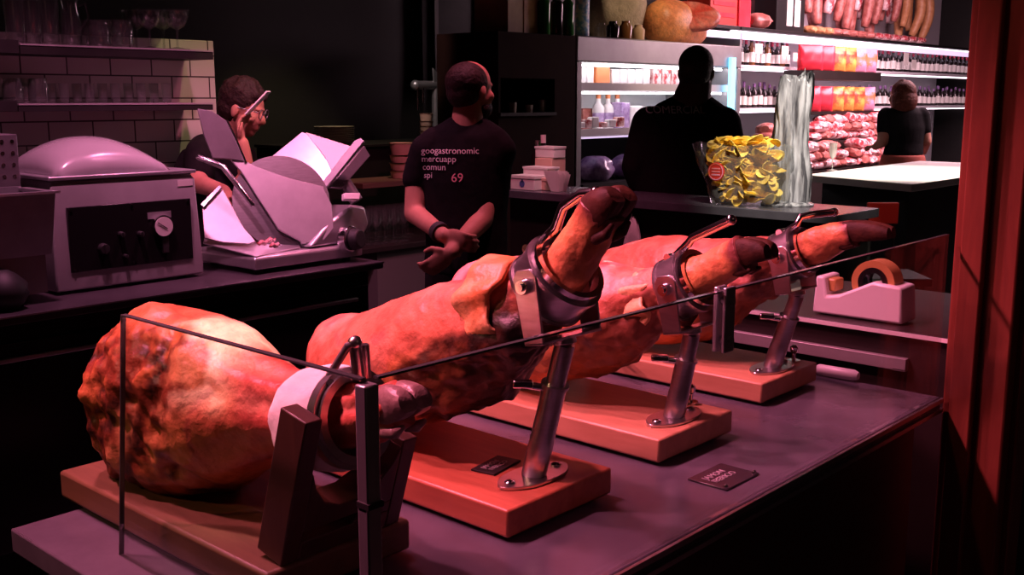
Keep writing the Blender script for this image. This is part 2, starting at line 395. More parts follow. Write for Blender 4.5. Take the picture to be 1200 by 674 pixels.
def make_ham(name, label, X, st, colf, ampf, seed, hoof, NS=150, NR=130, dome=.02):
    """st: (y, z, rx, rz, dx) from the butt to the hock"""
    root = thing(name, label, 'ham', (X, st[len(st) // 3][0], H + .047))
    mb = MB(); rings = []; cols = []
    y0 = st[0]
    us = [i / (NS - 1) for i in range(NS)]
    def frame(u):
        a = crom(st, max(u - .01, 0)); b = crom(st, min(u + .01, 1)); t = V((0, b[0] - a[0], b[1] - a[1])).normalized()
        return t, V((1, 0, 0)), V((0, -t.z, t.y)) * (1 if t.y < 0 else -1) * -1
    def addring(c, ex, en, rx, rz, u, k):
        rg = []
        for j in range(NR):
            an = 2 * PI * j / NR; ca, sa = math.cos(an), math.sin(an)
            pw = .9
            d = ex * (math.copysign(abs(ca) ** pw, ca) * rx) + en * (math.copysign(abs(sa) ** pw, sa) * rz)
            p = c + d; nrm = d.normalized() if d.length > 1e-6 else V((0, 1, 0))
            am = ampf(u, an, p); ex_ = 0
            if isinstance(am, tuple): am, ex_ = am
            am *= k; ex_ *= k
            q = (p + V((seed, 0, 0)))
            dis = noise.fractal(q * 9, 1, 2, 4) * am + noise.fractal(q * 34, 1, 2, 3) * am * .35 + ex_
            p = p + nrm * dis; p.z = max(p.z, H + .0475)
            rg.append(p); cols.append(colf(u, an, p, noise.fractal(q * 11, 1, 2, 4), noise.fractal(q * 30 + V((5, 2, 1)), 1, 2, 4), dis))
        rings.append(rg)
    t, ex, en = frame(0); c0 = V((X + st[0][4], st[0][0], st[0][1])); rx, rz = st[0][2], st[0][3]
    for i in range(10):
        q = i / 10; addring(c0 - t * (dome * (1 - q * q) ** .5), ex, en, rx * max(q, .02) ** .6, rz * max(q, .02) ** .6, 0, .8 * q)
    for u in us:
        y, z, rx, rz, dx = crom(st, u); t, ex, en = frame(u)
        addring(V((X + dx, y, z)), ex, en, rx, rz, u, 1)
    mb.loft(rings); mb.col = cols
    mb.build('ham_body', M['flesh'], root, smooth=180)
    # hoof: two toes and dew claws
    hp, hd, hr, hm, hu, ln = hoof
    hp, hd, hu = V(hp), V(hd).normalized(), V(hu).normalized(); hx = V((1, 0, 0)); hu = (hu - hd * hu.dot(hd)).normalized()
    hb = MB()
    for s in (-1, 1):
        R = []
        for i in range(9):
            q = i / 8; f = [.92, 1.0, 1.04, 1.07, 1.1, 1.1, 1.06, 1.0, .9][i]; fv = [.95, 1.0, 1.02, 1.02, .98, .92, .84, .74, .55][i]
            cc = hp + hd * (ln * q - .012) + hx * (s * hr * .43 * (1 + .06 * q)) - hu * (.22 * hr * q * q)
            R.append([cc + hx * (math.cos(2 * PI * j / 14) * hr * .52 * f) + hu * (max(math.sin(2 * PI * j / 14), -.75) * hr * .95 * fv) for j in range(14)])
        hb.loft(R)
    hb.build('hoof', M[hm], root, smooth=60)
    for s in (-1, 1):
        dc = hp - hd * (ln * .28) + hx * (s * hr * .62) + hu * (-hr * .95)
        MB().chain([dc, dc + hd * .016 - hu * .006, dc + hd * .032 - hu * .004], [.008, .007, .0035]).build('dewclaw', M['flesh'] if hm == 'x' else M[hm], root, smooth=60)
    return root

# ham 1: whole ham with the craggy cut side turned to the left
def crag(p):
    r = 0
    for k, (f, w) in enumerate(((10, 1), (27, .5), (62, .4))):
        q = V((p.x * f, p.y * f * .8 + p.z * f * .35, p.z * f * .7 - p.y * f * .3)) + V((k * 3.1, 1.7, 0))
        r += (1 - abs(noise.noise(q)) * 2.2) * w
    return r / 1.9
def col1(u, a, p, n1, n2, dis):
    side = -math.cos(a); yb = p.y
    fat = mixc(mixc(SKIN, RIND, .5 + n1), FAT, sstep(.0, .5, math.sin(a) + .3 * n1) * sstep(1.33, 1.25, yb) * sstep(1.13, 1.20, yb))
    ridge = math.sin(a * 7 + 1.2 + n1 * 1.5)
    fl = sstep(1.22, 1.14, yb + .05 * n1)
    c = mixc(fat, mixc(FLESH, (.66, .22, .15), .5 + .5 * ridge), fl * .9)
    c = mixc(c, (.6, .24, .08), sstep(.1, -.4, math.sin(a) + .4 * n1) * sstep(1.12, 1.2, yb) * .8)
    edge = yb + .07 * n1 + .035 * math.sin(a * 3 + .5)
    m = sstep(1.235, 1.262, edge) * sstep(-.45, -.05, side + .25 * n1) * sstep(1.02, .9, math.sin(a) + .1 * n2)
    k = crag(p)
    mt = mixc((.44, .14, .045), MEAT, sstep(.25, .5, k + .4 * n1)); mt = mixc(mt, CREVICE, sstep(.62, .9, k + .25 * n2))  # crevices darkened in the colour, on top of their relief
    mt = mixc(mt, (.6, .26, .11), sstep(.18, .5, n1) * .7)
    rim = sstep(.80, .93, math.sin(a)) * sstep(1.28, 1.34, yb)
    return mixc(mixc(c, mt, m), (.55, .2, .08), rim * .6)
def amp1(u, a, p):
    side = -math.cos(a)
    w = sstep(-.3, .2, side) * sstep(.42, .33, u)
    return .004 + .010 * w * (.35 + .65 * sstep(0, .12, u)), -.012 * w * (.3 + .7 * sstep(0, .15, u)) * max(crag(p) - .35, 0) * 1.6 - .006 * (1 - w) * sstep(.38, .5, u) * (.5 + .5 * math.sin(a * 7 + 1.2))
make_ham('cured_ham', 'whole cured ham with craggy dark cut end and white cloth wrapped shank', .79,
    [(1.475, 1.165, .088, .108, -.008), (1.45, 1.165, .105, .124, -.004), (1.40, 1.168, .113, .132, 0), (1.33, 1.171, .112, .132, 0), (1.26, 1.18, .10, .119, 0), (1.19, 1.188, .078, .090, 0),
     (1.12, 1.198, .056, .064, 0), (1.06, 1.206, .045, .050, 0), (1.0, 1.215, .040, .043, 0), (.95, 1.228, .035, .036, 0), (.915, 1.243, .031, .032, 0), (.892, 1.256, .030, .031, 0)],
    col1, amp1, 3.1, ((.79, .898, 1.252), (0, -.82, .42), .027, 'hoofpale', (0, .4, .9), .048))
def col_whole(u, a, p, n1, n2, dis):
    c = mixc(SKIN, (.58, .22, .14), sstep(-.1, .5, n1))
    c = mixc(c, RIND, sstep(.1, -.35, math.sin(a) + .5 * n1) * sstep(.6, .35, u) * .9)
    c = mixc(c, (.30, .11, .09), sstep(.22, .6, n1 * .6 + n2 * .7) * .75)
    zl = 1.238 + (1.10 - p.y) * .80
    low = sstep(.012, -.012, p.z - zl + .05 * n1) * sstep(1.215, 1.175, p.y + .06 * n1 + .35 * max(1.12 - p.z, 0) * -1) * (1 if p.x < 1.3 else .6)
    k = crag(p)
    c = mixc(c, mixc(mixc((.17, .05, .022), (.05, .013, .008), sstep(.1, .45, k)), (.012, .005, .004), sstep(.4, .8, k + n1 * .4)), low * sstep(.8, .7, u))  # carved lean meat, with shade under the flap put into its colour
    c = mixc(c, (.62, .27, .09), sstep(.72, .8, u) * (.7 + n1))
    return mixc(c, (.16, .05, .04), sstep(.93, .985, u + .05 * n1))
def amp_whole(u, a, p): return .005 + .016 * sstep(.2, -.4, math.sin(a)) * sstep(.25, .4, u) * sstep(.8, .65, u)
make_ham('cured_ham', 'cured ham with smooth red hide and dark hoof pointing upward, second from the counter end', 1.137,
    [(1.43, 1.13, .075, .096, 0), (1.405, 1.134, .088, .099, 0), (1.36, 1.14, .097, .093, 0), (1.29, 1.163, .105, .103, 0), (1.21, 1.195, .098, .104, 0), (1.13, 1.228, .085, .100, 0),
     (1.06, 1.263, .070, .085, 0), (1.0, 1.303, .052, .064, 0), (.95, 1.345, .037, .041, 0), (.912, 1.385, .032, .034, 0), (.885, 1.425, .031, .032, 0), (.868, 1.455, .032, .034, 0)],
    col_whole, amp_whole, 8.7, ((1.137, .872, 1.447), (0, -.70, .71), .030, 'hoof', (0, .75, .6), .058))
def col_cut(u, a, p, n1, n2, dis):
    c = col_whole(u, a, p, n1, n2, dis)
    top = sstep(.25, .6, math.sin(a) + .1 * n1) * sstep(.02, .1, u) * sstep(.56, .5, u)
    return mixc(c, mixc((.75, .3, .27), mixc(FLESH, FAT, sstep(.1, .4, n2)), sstep(-.2, .3, n1)), top)
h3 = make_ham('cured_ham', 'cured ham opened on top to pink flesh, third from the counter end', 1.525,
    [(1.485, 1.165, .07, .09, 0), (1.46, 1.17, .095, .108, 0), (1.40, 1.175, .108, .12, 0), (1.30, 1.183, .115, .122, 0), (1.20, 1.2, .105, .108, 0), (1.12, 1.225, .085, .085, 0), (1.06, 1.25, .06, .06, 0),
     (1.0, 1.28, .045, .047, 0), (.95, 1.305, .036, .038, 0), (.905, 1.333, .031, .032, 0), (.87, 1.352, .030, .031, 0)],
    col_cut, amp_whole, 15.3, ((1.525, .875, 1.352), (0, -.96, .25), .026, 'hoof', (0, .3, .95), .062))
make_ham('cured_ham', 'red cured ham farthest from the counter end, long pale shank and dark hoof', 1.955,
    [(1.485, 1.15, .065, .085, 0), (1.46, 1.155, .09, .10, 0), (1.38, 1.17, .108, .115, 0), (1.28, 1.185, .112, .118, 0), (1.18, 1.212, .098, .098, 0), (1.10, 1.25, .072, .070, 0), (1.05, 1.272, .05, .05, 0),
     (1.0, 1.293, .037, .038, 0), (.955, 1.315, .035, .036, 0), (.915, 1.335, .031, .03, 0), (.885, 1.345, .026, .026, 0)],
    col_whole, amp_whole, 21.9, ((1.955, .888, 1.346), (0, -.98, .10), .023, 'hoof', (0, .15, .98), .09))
# skin flap folded over the second and third hams beside the clamps
def flap(par, X, y0, y1, zt, rx, drop):
    R = []
    for i in range(7):
        q = i / 6; y = y0 + (y1 - y0) * q; g = []
        for j in range(26):
            a = -.95 + (PI * .5 + 1.5) * j / 25 + .1 * math.sin(q * 6); a = PI * .42 + (j / 25) * drop
            rr = rx + .008 * math.sin(j * .9 + q * 3) * (j / 25)
            g.append(V((X + math.cos(a) * rr, y + .012 * math.sin(j * .5) * (j / 25), zt - rx + math.sin(a) * rr)))
        R.append(g)
    mb = MB(); mb.add([p for r in R for p in r], [(i * 26 + j, i * 26 + j + 1, (i + 1) * 26 + j + 1, (i + 1) * 26 + j) for i in range(6) for j in range(25)])
    mb.col = [mixc(RIND, (.75, .42, .2), .5 + noise.fractal(p * 20, 1, 2, 3)) for p in mb.v]
    o = mb.build('skin_flap', M['flesh'], par, smooth=180)
    so = o.modifiers.new('thick', 'SOLIDIFY'); so.thickness = .007
hams = [o for o in COL.objects if o.name.startswith('cured_ham')]
flap(hams[1], 1.137, 1.075, 1.012, 1.372, .072, 2.6)
flap(hams[2], 1.525, 1.075, 1.03, 1.305, .06, 2.2)

# ------------------------------------------------------------------ ham stands
def screw(mb, x, y, z, r=.008): mb.lathe([(r, 0), (r, .002), (r * .7, .0045), (.0008, .0055)], (x, y, z), 14)
def steel_stand(label, X, xr, yb, yr, by, cy, cz, ax, R, wood, lever, lab=None, bolts=()):
    root = thing('ham_stand', label, 'ham stand', ((xr[0] + xr[1]) / 2, (yr[0] + yr[1]) / 2, H))
    T = H + .047
    MB().bb((xr[0], yr[0], H + .006), (xr[1], yr[1], T)).build('board', wood, root, bevel=.004)
    for x in xr:
        for y in yr:
            MB().cyl((x + (.03 if x == xr[0] else -.03), y + (.03 if y == yr[0] else -.03), H), (x + (.03 if x == xr[0] else -.03), y + (.03 if y == yr[0] else -.03), H + .007), .014).build('rubber_foot', M['rubber'], root)
    pl = [V((X + .072 * math.copysign(abs(math.cos(q)) ** .8, math.cos(q)), by + (.034 - .012 * abs(math.cos(q)) ** 3) * math.sin(q), T + .0005)) for q in [2 * PI * k / 32 for k in range(32)]]
    bp = MB().prism(pl, (0, 0, .005)).build('base_plate', M['steel'], root, bevel=.001)
    for s in (-1, 1):
        sc = MB(); screw(sc, X + s * .052, by, T + .0055); sc.build('screw', M['chrome'], bp)
    top = V((X, cy, cz)) - V((0, .2, .98)) * (R + .034); bot = V((X, by, T + .003)); d = (top - bot)
    MB().tube([bot, bot + d * .30, bot + d * .31, bot + d * .70], [.0185, .0185, .0178, .0178], 28).tube([bot + d * .69, bot + d * .71], [.0205, .0205], 28).build('lower_post', M['steel'], root)
    MB().cyl(bot + d * .65, top, .0145, n=28).build('upper_post', M['steel'], root)
    k = bot + d * .69 + V((-.012, .012, -.002))
    MB().cyl(k, k + V((-.018, .016, .004)), .006).box(k + V((-.022, .019, .006)), (.012, .03, .012), Matrix.Rotation(.7, 3, 'Z')).build('wing_screw', M['chrome'], root, bevel=.003)
    # fork and ring
    c = V((X, cy, cz)); ax = V(ax).normalized(); nu = V((0, -ax.z, ax.y)); nu = nu if nu.z > 0 else -nu
    fd = V((0, .2, .98)); fa = V((0, -.98, .2)); f = MB()
    for s in (-1, 1):
        x = X + s * (R + .007)
        f.prism([V((x - .002, c.y, c.z)) + fa * p + fd * q for p, q in ((-.021, .012), (-.012, .023), (.012, .023), (.021, .012), (.017, -R - .026), (-.017, -R - .026))], (.004, 0, 0))
    f.prism([V((X - R - .009, c.y, c.z)) + fa * p + fd * (-R - .026) for p in (-.017, .017)] + [V((X - R - .009, c.y, c.z)) + fa * p + fd * (-R - .022) for p in (.017, -.017)], (2 * R + .018, 0, 0))
    f.cyl(c + fd * (-R - .024), top, .017)
    fk = f.build('fork', M['steel'], root, bevel=.001)
    for s in (-1, 1):
        MB().cyl(c + V((s * (R + .004), 0, 0)), c + V((s * (R + .018), 0, 0)), .012, .010).cyl(c + V((s * (R + .018), 0, 0)), c + V((s * (R + .022), 0, 0)), .006).build('pivot_bolt', M['chrome'], fk)
    MB().ring(c, ax, R + .004, R, .046).ring(c - ax * .021, ax, R + .007, R, .006).ring(c + ax * .021, ax, R + .007, R, .006).build('clamp_ring', M['steel'], root)
    MB().ring(c + ax * .026, ax, R + .001, R - .008, .022).build('inner_ring', M['chrome'], root)
    lp = [c + nu * (R + .002)] + [c + V(q) for q in lever]
    MB().tube(lp, [.0055] + [.0075] * (len(lp) - 1), 14).ell(lp[-1], (.009, .009, .009)).build('clamp_lever', M['chrome'], root)
    MB().cyl(c + nu * (R + .003) + V((-.018, 0, 0)), c + nu * (R + .003) + V((.018, 0, 0)), .007).build('lever_hinge', M['chrome'], root)
    for (x, y, h) in bolts:
        MB().cyl((x, y, T), (x, y, T + .004), .014).cyl((x, y, T), (x, y, T + h), .0042).lathe([(.004, 0), (.0085, .006), (.0085, .014), (.003, .019)], (x, y, T + h - .004), 14).build('upright_bolt', M['chrome'], root)
    if lab:
        (lx, ly, rz, rows) = lab
        Rz = Matrix.Rotation(rz, 3, 'Z')
        q = MB().box((lx, ly, T + .0016), (.075, .042, .003), Rz).build('name_plate', M['rubber'], root, bevel=.0005); q['label'] = 'small black plate with pale lettering'
        for i, tx in enumerate(rows):
            o = V((lx, ly, T + .0034)) + Rz @ V((-.026, .003 - i * .013, 0))
            text(tx, .0125, 'plate_lettering', M['dimtext'], q, o, Rz @ V((1, 0, 0)), Rz @ V((0, 1, 0)))
    return root
A2 = (0, -.72, .69); A3 = (0, -.87, .49); A4 = (0, -.9, .42)
steel_stand('red wooden board with steel post and clamp, bearing small black name plate', 1.137, (1.015, 1.25), 0, (.928, 1.50), .988, .948, 1.347, A2, .056, M['boardred'],
    [(0, .0, .075), (0, -.012, .105), (.0, -.045, .125), (.0, -.07, .128)], (1.135, 1.062, .18, ('JAMON', 'IBERICO')))
steel_stand('pale wooden board with steel post, between the name-plated board and the farthest board', 1.525, (1.408, 1.64), 0, (.95, 1.50), 1.0, .985, 1.286, A3, .05, M['board'],
    [(0, -.005, .072), (0, -.012, .082), (.0, -.085, .118)], None, [(1.625, 1.03, .022)])
steel_stand('wooden board with steel post farthest from the counter end, knife lying on it', 1.955, (1.835, 2.07), 0, (1.0, 1.53), 1.045, 1.012, 1.288, A4, .047, M['board'],
    [(0, -.008, .062), (.006, -.012, .078), (.03, -.03, .083), (.075, -.05, .085)], None, [(2.04, 1.04, .022), (1.87, 1.33, .065)])
# dark wooden stand under the first ham
root = thing('ham_stand', 'dark wooden stand with slotted upright cradle under the ham nearest the counter end', 'ham stand', (.79, 1.25, H))
T1 = H + .05
MB().bb((.675, 1.0, H + .008), (.902, 1.53, T1)).build('board', M['boarddark'], root, bevel=.005)
for x in (.70, .86): MB().bb((x, 1.03, H), (x + .02, 1.46, H + .009)).build('foot_strip', M['rubber'], root)
zb = T1; lean = V((0, -.06, .19))
def up(x, s): return V((x, 1.005, zb)) + lean * s
th = V((0, .048, .010))
cr = MB()
def piece(pts): cr.prism([up(x, s) for x, s in pts], th)
piece([(.698, 0), (.724, 0), (.722, 1.0), (.698, 1.0)]); piece([(.862, 0), (.886, 0), (.886, .66), (.862, .66)])
piece([(.724, 0), (.862, 0), (.862, .13), (.724, .13)]); piece([(.80, .13), (.862, .13), (.862, .21), (.815, .21)])
piece([(.724, .20), (.862, .21), (.862, .62), (.85, .5), (.83, .38), (.805, .32), (.775, .32), (.75, .38), (.733, .5), (.724, .62)])
cr.build('cradle', M['cradle'], root, bevel=.002)
c = V((.79, 1.013, 1.212)); ax = V((0, -.97, .2)).normalized()
MB().ring(c - ax * -.036, ax, .062, .052, .014).ring(c - ax * -.044, ax, .056, .046, .01).build('clamp_ring', M['steel'], root)
hk = at_x(372, 462, .775), at_x(386, 440, .77), at_x(408, 405, .775), at_x(416, 402, .785)
MB().tube([c + ax * .036 + V((-.03, 0, .05)), hk[0], hk[1], hk[2], hk[3]], .0048, 10).build('clamp_hook', M['alud'], root)
e = hk[3]
MB().cyl(e, e + V((.004, 0, -.045)), .008).cyl(e + V((.014, 0, -.004)), e + V((.016, 0, -.045)), .006).ell(e, (.009, .009, .009)).build('hook_screw', M['steel'], root)
# cotton wrap on the first ham's shank
mb = MB(); R = []
for i in range(16):
    q = i / 15; cc = c - ax * (.056 - .09 * q); g = []
    rr = .0575 + .008 * math.sin(PI * q) ** .7
    u = V((1, 0, 0)); w = ax.cross(u)
    for j in range(48):
        a = 2 * PI * j / 48; k = rr + .0025 * noise.fractal(cc * 20 + V((math.cos(a), math.sin(a), 0)) * 2, 1, 2, 3) + .0012 * math.sin(a * 9 + q * 5)
        g.append(cc + u * math.cos(a) * k + w * math.sin(a) * k)
    R.append(g)
R += [[c - ax * (.056 - .09) + (p - (c - ax * -.034)) * .8 for p in R[-1]]]
R = [[(c - ax * .056) + (p - (c - ax * .056)) * .78 for p in R[0]]] + R
mb.loft(R, cap=False)
tag(mb.build('cloth_wrap', M['cloth'], smooth=180), 'white cotton cloth wound round the shank of the nearest ham', 'cloth')

# knife on the farthest board
a = at_z(676, 394, H + .053); b = at_z(697, 404, H + .053); e = at_z(745, 424, H + .052)
kn = thing('ham_knife', 'long ham knife lying across the farthest ham board', 'knife', tuple(b))
kd = (e - b).normalized(); ks = V((-kd.y, kd.x, 0)).normalized()
MB().prism([b + ks * .009, b - ks * .009, e - ks * .004 - kd * .02, e, e + ks * .006 - kd * .015], (0, 0, .0015)).build('blade', M['steel'], kn)
MB().tube([b + kd * .004, b - kd * .02, a + kd * .02, a], [.009, .0105, .010, .011], 12).build('handle', M['rubber'], kn, smooth=60)
# pale handled utensil on the counter
a = at_z(955, 432, H + .013); b = at_z(1006, 441, H + .013)
kn = thing('carving_knife', 'knife with long pale handle lying behind the farthest board', 'knife', tuple((a + b) / 2))
d = (b - a).normalized()
MB().tube([a, a + d * .01, b - d * .01, b], [.006, .012, .0125, .008], 14).build('handle', M['white'], kn, smooth=60)
s_ = V((-d.y, d.x, 0)); MB().prism([a + s_ * .011 + d * .005, a - s_ * .011 + d * .005, a - s_ * .004 - d * .13, a + s_ * .01 - d * .12], (0, 0, .0018)).build('blade', M['steel'], kn)
# engraved plate on the counter
lc = at_z(848, 560, H)
pl = thing('counter_plaque', 'small glossy dark plaque with pale lines of writing, on the counter edge', 'plaque', (lc.x, lc.y, H))
MB().box((lc.x, lc.y, H + .002), (.10, .072, .003)).build('plate', M['plaque'], pl, bevel=.001)
text('JAMON\nIBERICO', .017, 'lettering', M['dimtext'], pl, (lc.x - .036, lc.y + .008, H + .0037), (1, 0, 0), (0, 1, 0))
for x, y in ((-.043, -.03), (.043, -.03)):
    sc = MB(); screw(sc, lc.x + x, lc.y + y, H + .0035, .004); sc.build('stud', M['chrome'], pl)

# riser at the far end of the counter with tape dispenser
T = at_x(1000, 378, 2.2).z
rs = thing('end_riser', 'dark counter-end riser with pale edged shelf, behind the farthest ham', 'riser', (2.4, 1.3, 0))
zt = at_x(960, 373, 2.32).z
MB().bb((2.32, .80, 0), (2.85, 2.25, zt - .014)).build('cabinet_body', M['darkpanel'], rs)
MB().bb((2.31, .79, zt - .013), (2.86, 2.26, zt)).build('shelf_top', M['darkpanel'], rs, bevel=.002)
MB().bb((2.306, .79, zt - .011), (2.309, 2.26, zt - .002)).build('edge_strip', M['white'], rs)
zf = at_x(950, 402, 2.31).z; yf = at_x(1062, 445, 2.31).y
f = MB(); f.bb((2.300, yf, zf - .028), (2.318, 2.0, zf)); f.bb((2.300, yf, 1.003), (2.318, yf + .03, zf - .029))
f.build('panel_frame', M['tin'], rs, bevel=.001)['label'] = 'pale metal frame strip'
# tape dispenser
def tx(px, py, X=2.36): return at_x(px, py, X)
A = [tx(951, 372), tx(1056, 390), tx(1056, 338), tx(1022, 331), tx(982, 346), tx(968, 347), tx(966, 324), tx(956, 323)]
zmin = min(p.z for p in A[:2])
A[0].z = A[1].z = zt + .003
td = thing('tape_dispenser', 'pale pink-lit parcel tape dispenser on the riser shelf', 'tape dispenser', (2.39, A[0].y, zt))
MB().prism(A, (.085, 0, 0)).build('dispenser_body', M['white'], td, bevel=.006)
rc = tx(1028, 330, 2.402)
MB().ring(rc, (1, 0, 0), .052, .036, .05).build('tape_roll', M['tape'], td)['label'] = 'brown tape roll'
a = tx(966, 326, 2.38)
MB().prism([a + V((0, -.002, .0)), a + V((0, -.03, .0)), a + V((0, -.03, -.03)), a + V((0, -.002, -.03))], (.045, 0, 0)).build('tape_tongue', M['tape'], td, bevel=.004)
MB().ring(rc, (1, 0, 0), .0355, .024, .054).build('roll_core', M['plasticblk'], td)
# ------------------------------------------------------------------ back counter and machines
BZ = .92
bk = thing('back_counter', 'long low dark counter along the tiled wall carrying the machines', 'counter', (1.6, 3.8, 0))
MB().bb((-1.5, 3.40, BZ - .03), (2.94, 4.06, BZ)).bb((-1.5, 4.06, BZ - .03), (2.3, w0 - .002, BZ)).build('countertop', M['darkcounter'], bk, bevel=.003)
MB().bb((-1.5, 3.394, BZ - .006), (2.94, 3.3995, BZ - .001)).build('edge_trim', M['steel'], bk)
MB().bb((-1.5, 3.48, 0), (2.92, 4.04, BZ - .031)).build('cabinet_body', M['black'], bk)
for i in range(4):
    x0 = -.35 + i * .82
    d = MB().bb((x0, 3.455, .12), (x0 + .79, 3.479, BZ - .10)).build('door', M['plasticblk'], bk, bevel=.003)
    MB().bb((x0 + .06, 3.435, BZ - .16), (x0 + .72, 3.452, BZ - .145)).build('door_handle', M['steel2'], d, bevel=.003)

# vacuum packing machine
yv = at_z(67.5, 343, BZ + .01).y
x0 = at_y(68, 343, yv).x; x1 = at_y(234, 318, yv).x; zt = at_y(77, 212, yv).z
vm = thing('vacuum_sealer', 'stainless vacuum packing machine with clear domed lid and black control panel', 'vacuum sealer', ((x0 + x1) / 2, yv + .24, BZ))
b = MB(); yb = yv + .46
b.loft([[V(q) for q in ((x0 - .01, yv - .015, BZ + .012), (x1 + .01, yv - .015, BZ + .012), (x1 + .01, yb, BZ + .012), (x0 - .01, yb, BZ + .012))], [V(q) for q in ((x0 - .01, yv - .015, BZ + .05), (x1 + .01, yv - .015, BZ + .05), (x1 + .01, yb, BZ + .05), (x0 - .01, yb, BZ + .05))],
        [V(q) for q in ((x0, yv, zt - .02), (x1, yv, zt - .02), (x1, yb, zt - .02), (x0, yb, zt - .02))], [V(q) for q in ((x0 + .012, yv + .012, zt), (x1 - .012, yv + .012, zt), (x1 - .012, yb - .012, zt), (x0 + .012, yb - .012, zt))]])
b.build('housing', M['tin'], vm, bevel=.006)
for x in (x0 + .05, x1 - .05):
    for y in (yv + .05, yb - .05): MB().cyl((x, y, BZ), (x, y, BZ + .014), .018).build('rubber_foot', M['rubber'], vm)
pz0, pz1 = BZ + .075, zt - .092; px0, px1 = x0 + .045, x1 - .035
pn = MB().bb((px0, yv - .019, pz0), (px1, yv - .006, pz1)).build('control_panel', M['plasticblk'], vm, bevel=.002)
gx, gz = px1 - .125, (pz0 + pz1) / 2 + .02
g = MB().cyl((gx, yv - .034, gz), (gx, yv - .018, gz), .042, n=32).build('gauge', M['chrome'], pn); g['label'] = 'round silver pressure gauge'
MB().cyl((gx, yv - .036, gz), (gx, yv - .0345, gz), .036, n=32).build('gauge_dial', M['offwhite'], g)
MB().box((gx - .006, yv - .0375, gz + .004), (.045, .001, .003), Matrix.Rotation(.6, 3, 'Y')).build('gauge_needle', M['black'], g)
for kx, kz, r in ((px0 + .12, pz0 + .075, .02), (px0 + .19, pz0 + .12, .011), (px0 + .265, pz0 + .115, .011), (px0 + .20, pz0 + .04, .008)):
    MB().cyl((kx, yv - .04, kz), (kx, yv - .018, kz), r * .85, r).box((kx, yv - .042, kz), (r * .35, .006, r * 1.7)).build('knob', M['rubber'], pn, bevel=.001)
MB().bb((px0 + .35, yv - .03, pz0 + .035), (px0 + .375, yv - .018, pz0 + .105)).build('rocker_switch', M['rubber'], pn, bevel=.002)
q = MB().bb((px0 + .30, yv - .021, pz1 - .065), (px0 + .395, yv - .0185, pz1 - .04)).build('rating_plate', M['tin'], pn); q['label'] = 'small grey rating plate'
for x in (px0 + .012, (px0 + px1) / 2, px1 - .012):
    for z in (pz0 + .01, pz1 - .01): MB().cyl((x, yv - .022, z), (x, yv - .018, z), .005, n=10).build('panel_screw', M['chrome'], pn)
MB().bb((x1 - .075, yv - .003, zt - .045), (x1 - .012, yv - .0005, zt - .022)).build('sticker', M['offwhite'], vm)['label'] = 'pale sticker'
MB().bb((x0 - .005, yv - .004, zt + .002), (x1 + .005, yb, zt + .016)).build('lid_frame', M['steel2'], vm, bevel=.004)
R = []
for i in range(17):
    q = i / 16; x = x0 + .03 + (x1 - x0) * .80 * q; g = []
    hh = .125 * min(1, (math.sin(PI * min(q * 1.15, 1)) ** .45 if q < .5 else (math.sin(PI * q) ** .6))) + .002
    for j in range(19):
        p = j / 18; y = yv + .012 + (yb - yv - .03) * p
        g.append(V((x, y, zt + .017 + hh * (max(math.sin(PI * p), 0) ** .4))))
    R.append(g)
mb = MB(); mb.add([p for r in R for p in r], [(i * 19 + j, i * 19 + j + 1, (i + 1) * 19 + j + 1, (i + 1) * 19 + j) for i in range(16) for j in range(18)])
o = mb.build('lid_dome', M['lid'], vm, smooth=180); so = o.modifiers.new('thick', 'SOLIDIFY'); so.thickness = .004
o['label'] = 'clear domed lid'

# stainless open bin at the left edge
yh = 3.5; xa = at_y(0, 230, yh).x - .25; xb = at_y(69, 226, yh).x; zb_ = at_y(69, 226, yh).z
hb = thing('steel_bin', 'open stainless steel hopper with slanted front, left of the vacuum machine', 'steel bin', (xa + .2, yh + .1, BZ))
zl = BZ + .16
b = MB()
dp = .24
b.prism([V((xa, yh, zb_)), V((xa, yh + .012, zb_)), V((xa, yh + .07, zl)), V((xa, yh + .058, zl))], (xb - xa - .02, 0, 0))
b.bb((xa, yh + dp, zl), (xb - .02, yh + dp + .01, zb_ + .01))
b.bb((xa, yh + .058, zl), (xb - .02, yh + dp, zl + .01))
b.prism([V((xb - .02, yh, zb_)), V((xb - .02, yh + dp, zb_)), V((xb - .02, yh + dp, zl)), V((xb - .02, yh + .058, zl))], (.008, 0, 0))
b.build('hopper', M['steel2'], hb)
MB().bb((xa, yh - .012, zb_), (xb, yh + .012, zb_ + .008)).bb((xb - .03, yh + .0125, zb_), (xb, yh + dp, zb_ + .006)).build('rim', M['alu'], hb)
MB().bb((xa, yh + .07, BZ + .03), (xb - .03, yh + dp, zl - .001)).build('base', M['tin'], hb)
for fx_ in (xb - .10, xa + .06): MB().cyl((fx_, yh + .15, BZ), (fx_, yh + .15, BZ + .03), .02).build('rubber_foot', M['rubber'], hb)
bc = at_y(10, 348, yh + .02)
mb = MB(); R = []
for i in range(13):
    q = i / 12; r = .075 * math.sin(PI * (.12 + .84 * q)) ** .6
    R.append([V((xb - .2 + math.cos(2 * PI * j / 22) * r * (1 + .1 * math.sin(j * 3 + i)), yh + .02 + math.sin(2 * PI * j / 22) * r, BZ + .001 + .13 * q)) for j in range(22)])
mb.loft(R)
tag(mb.build('cloth_bundle', M['rubber'], smooth=180), 'bunched black cloth on the back counter below the steel hopper', 'cloth')
b0 = at_y(0, 203, 3.77); b1 = at_y(20, 157, 3.77)
bm_ = thing('metal_box', 'dark perforated metal box at the left edge behind the steel hopper', 'box', (b0.x - .05, 3.84, BZ))
MB().bb((b1.x - .2, 3.77, BZ), (b1.x, 3.92, b1.z)).build('box_body', M['alud'], bm_, bevel=.004)
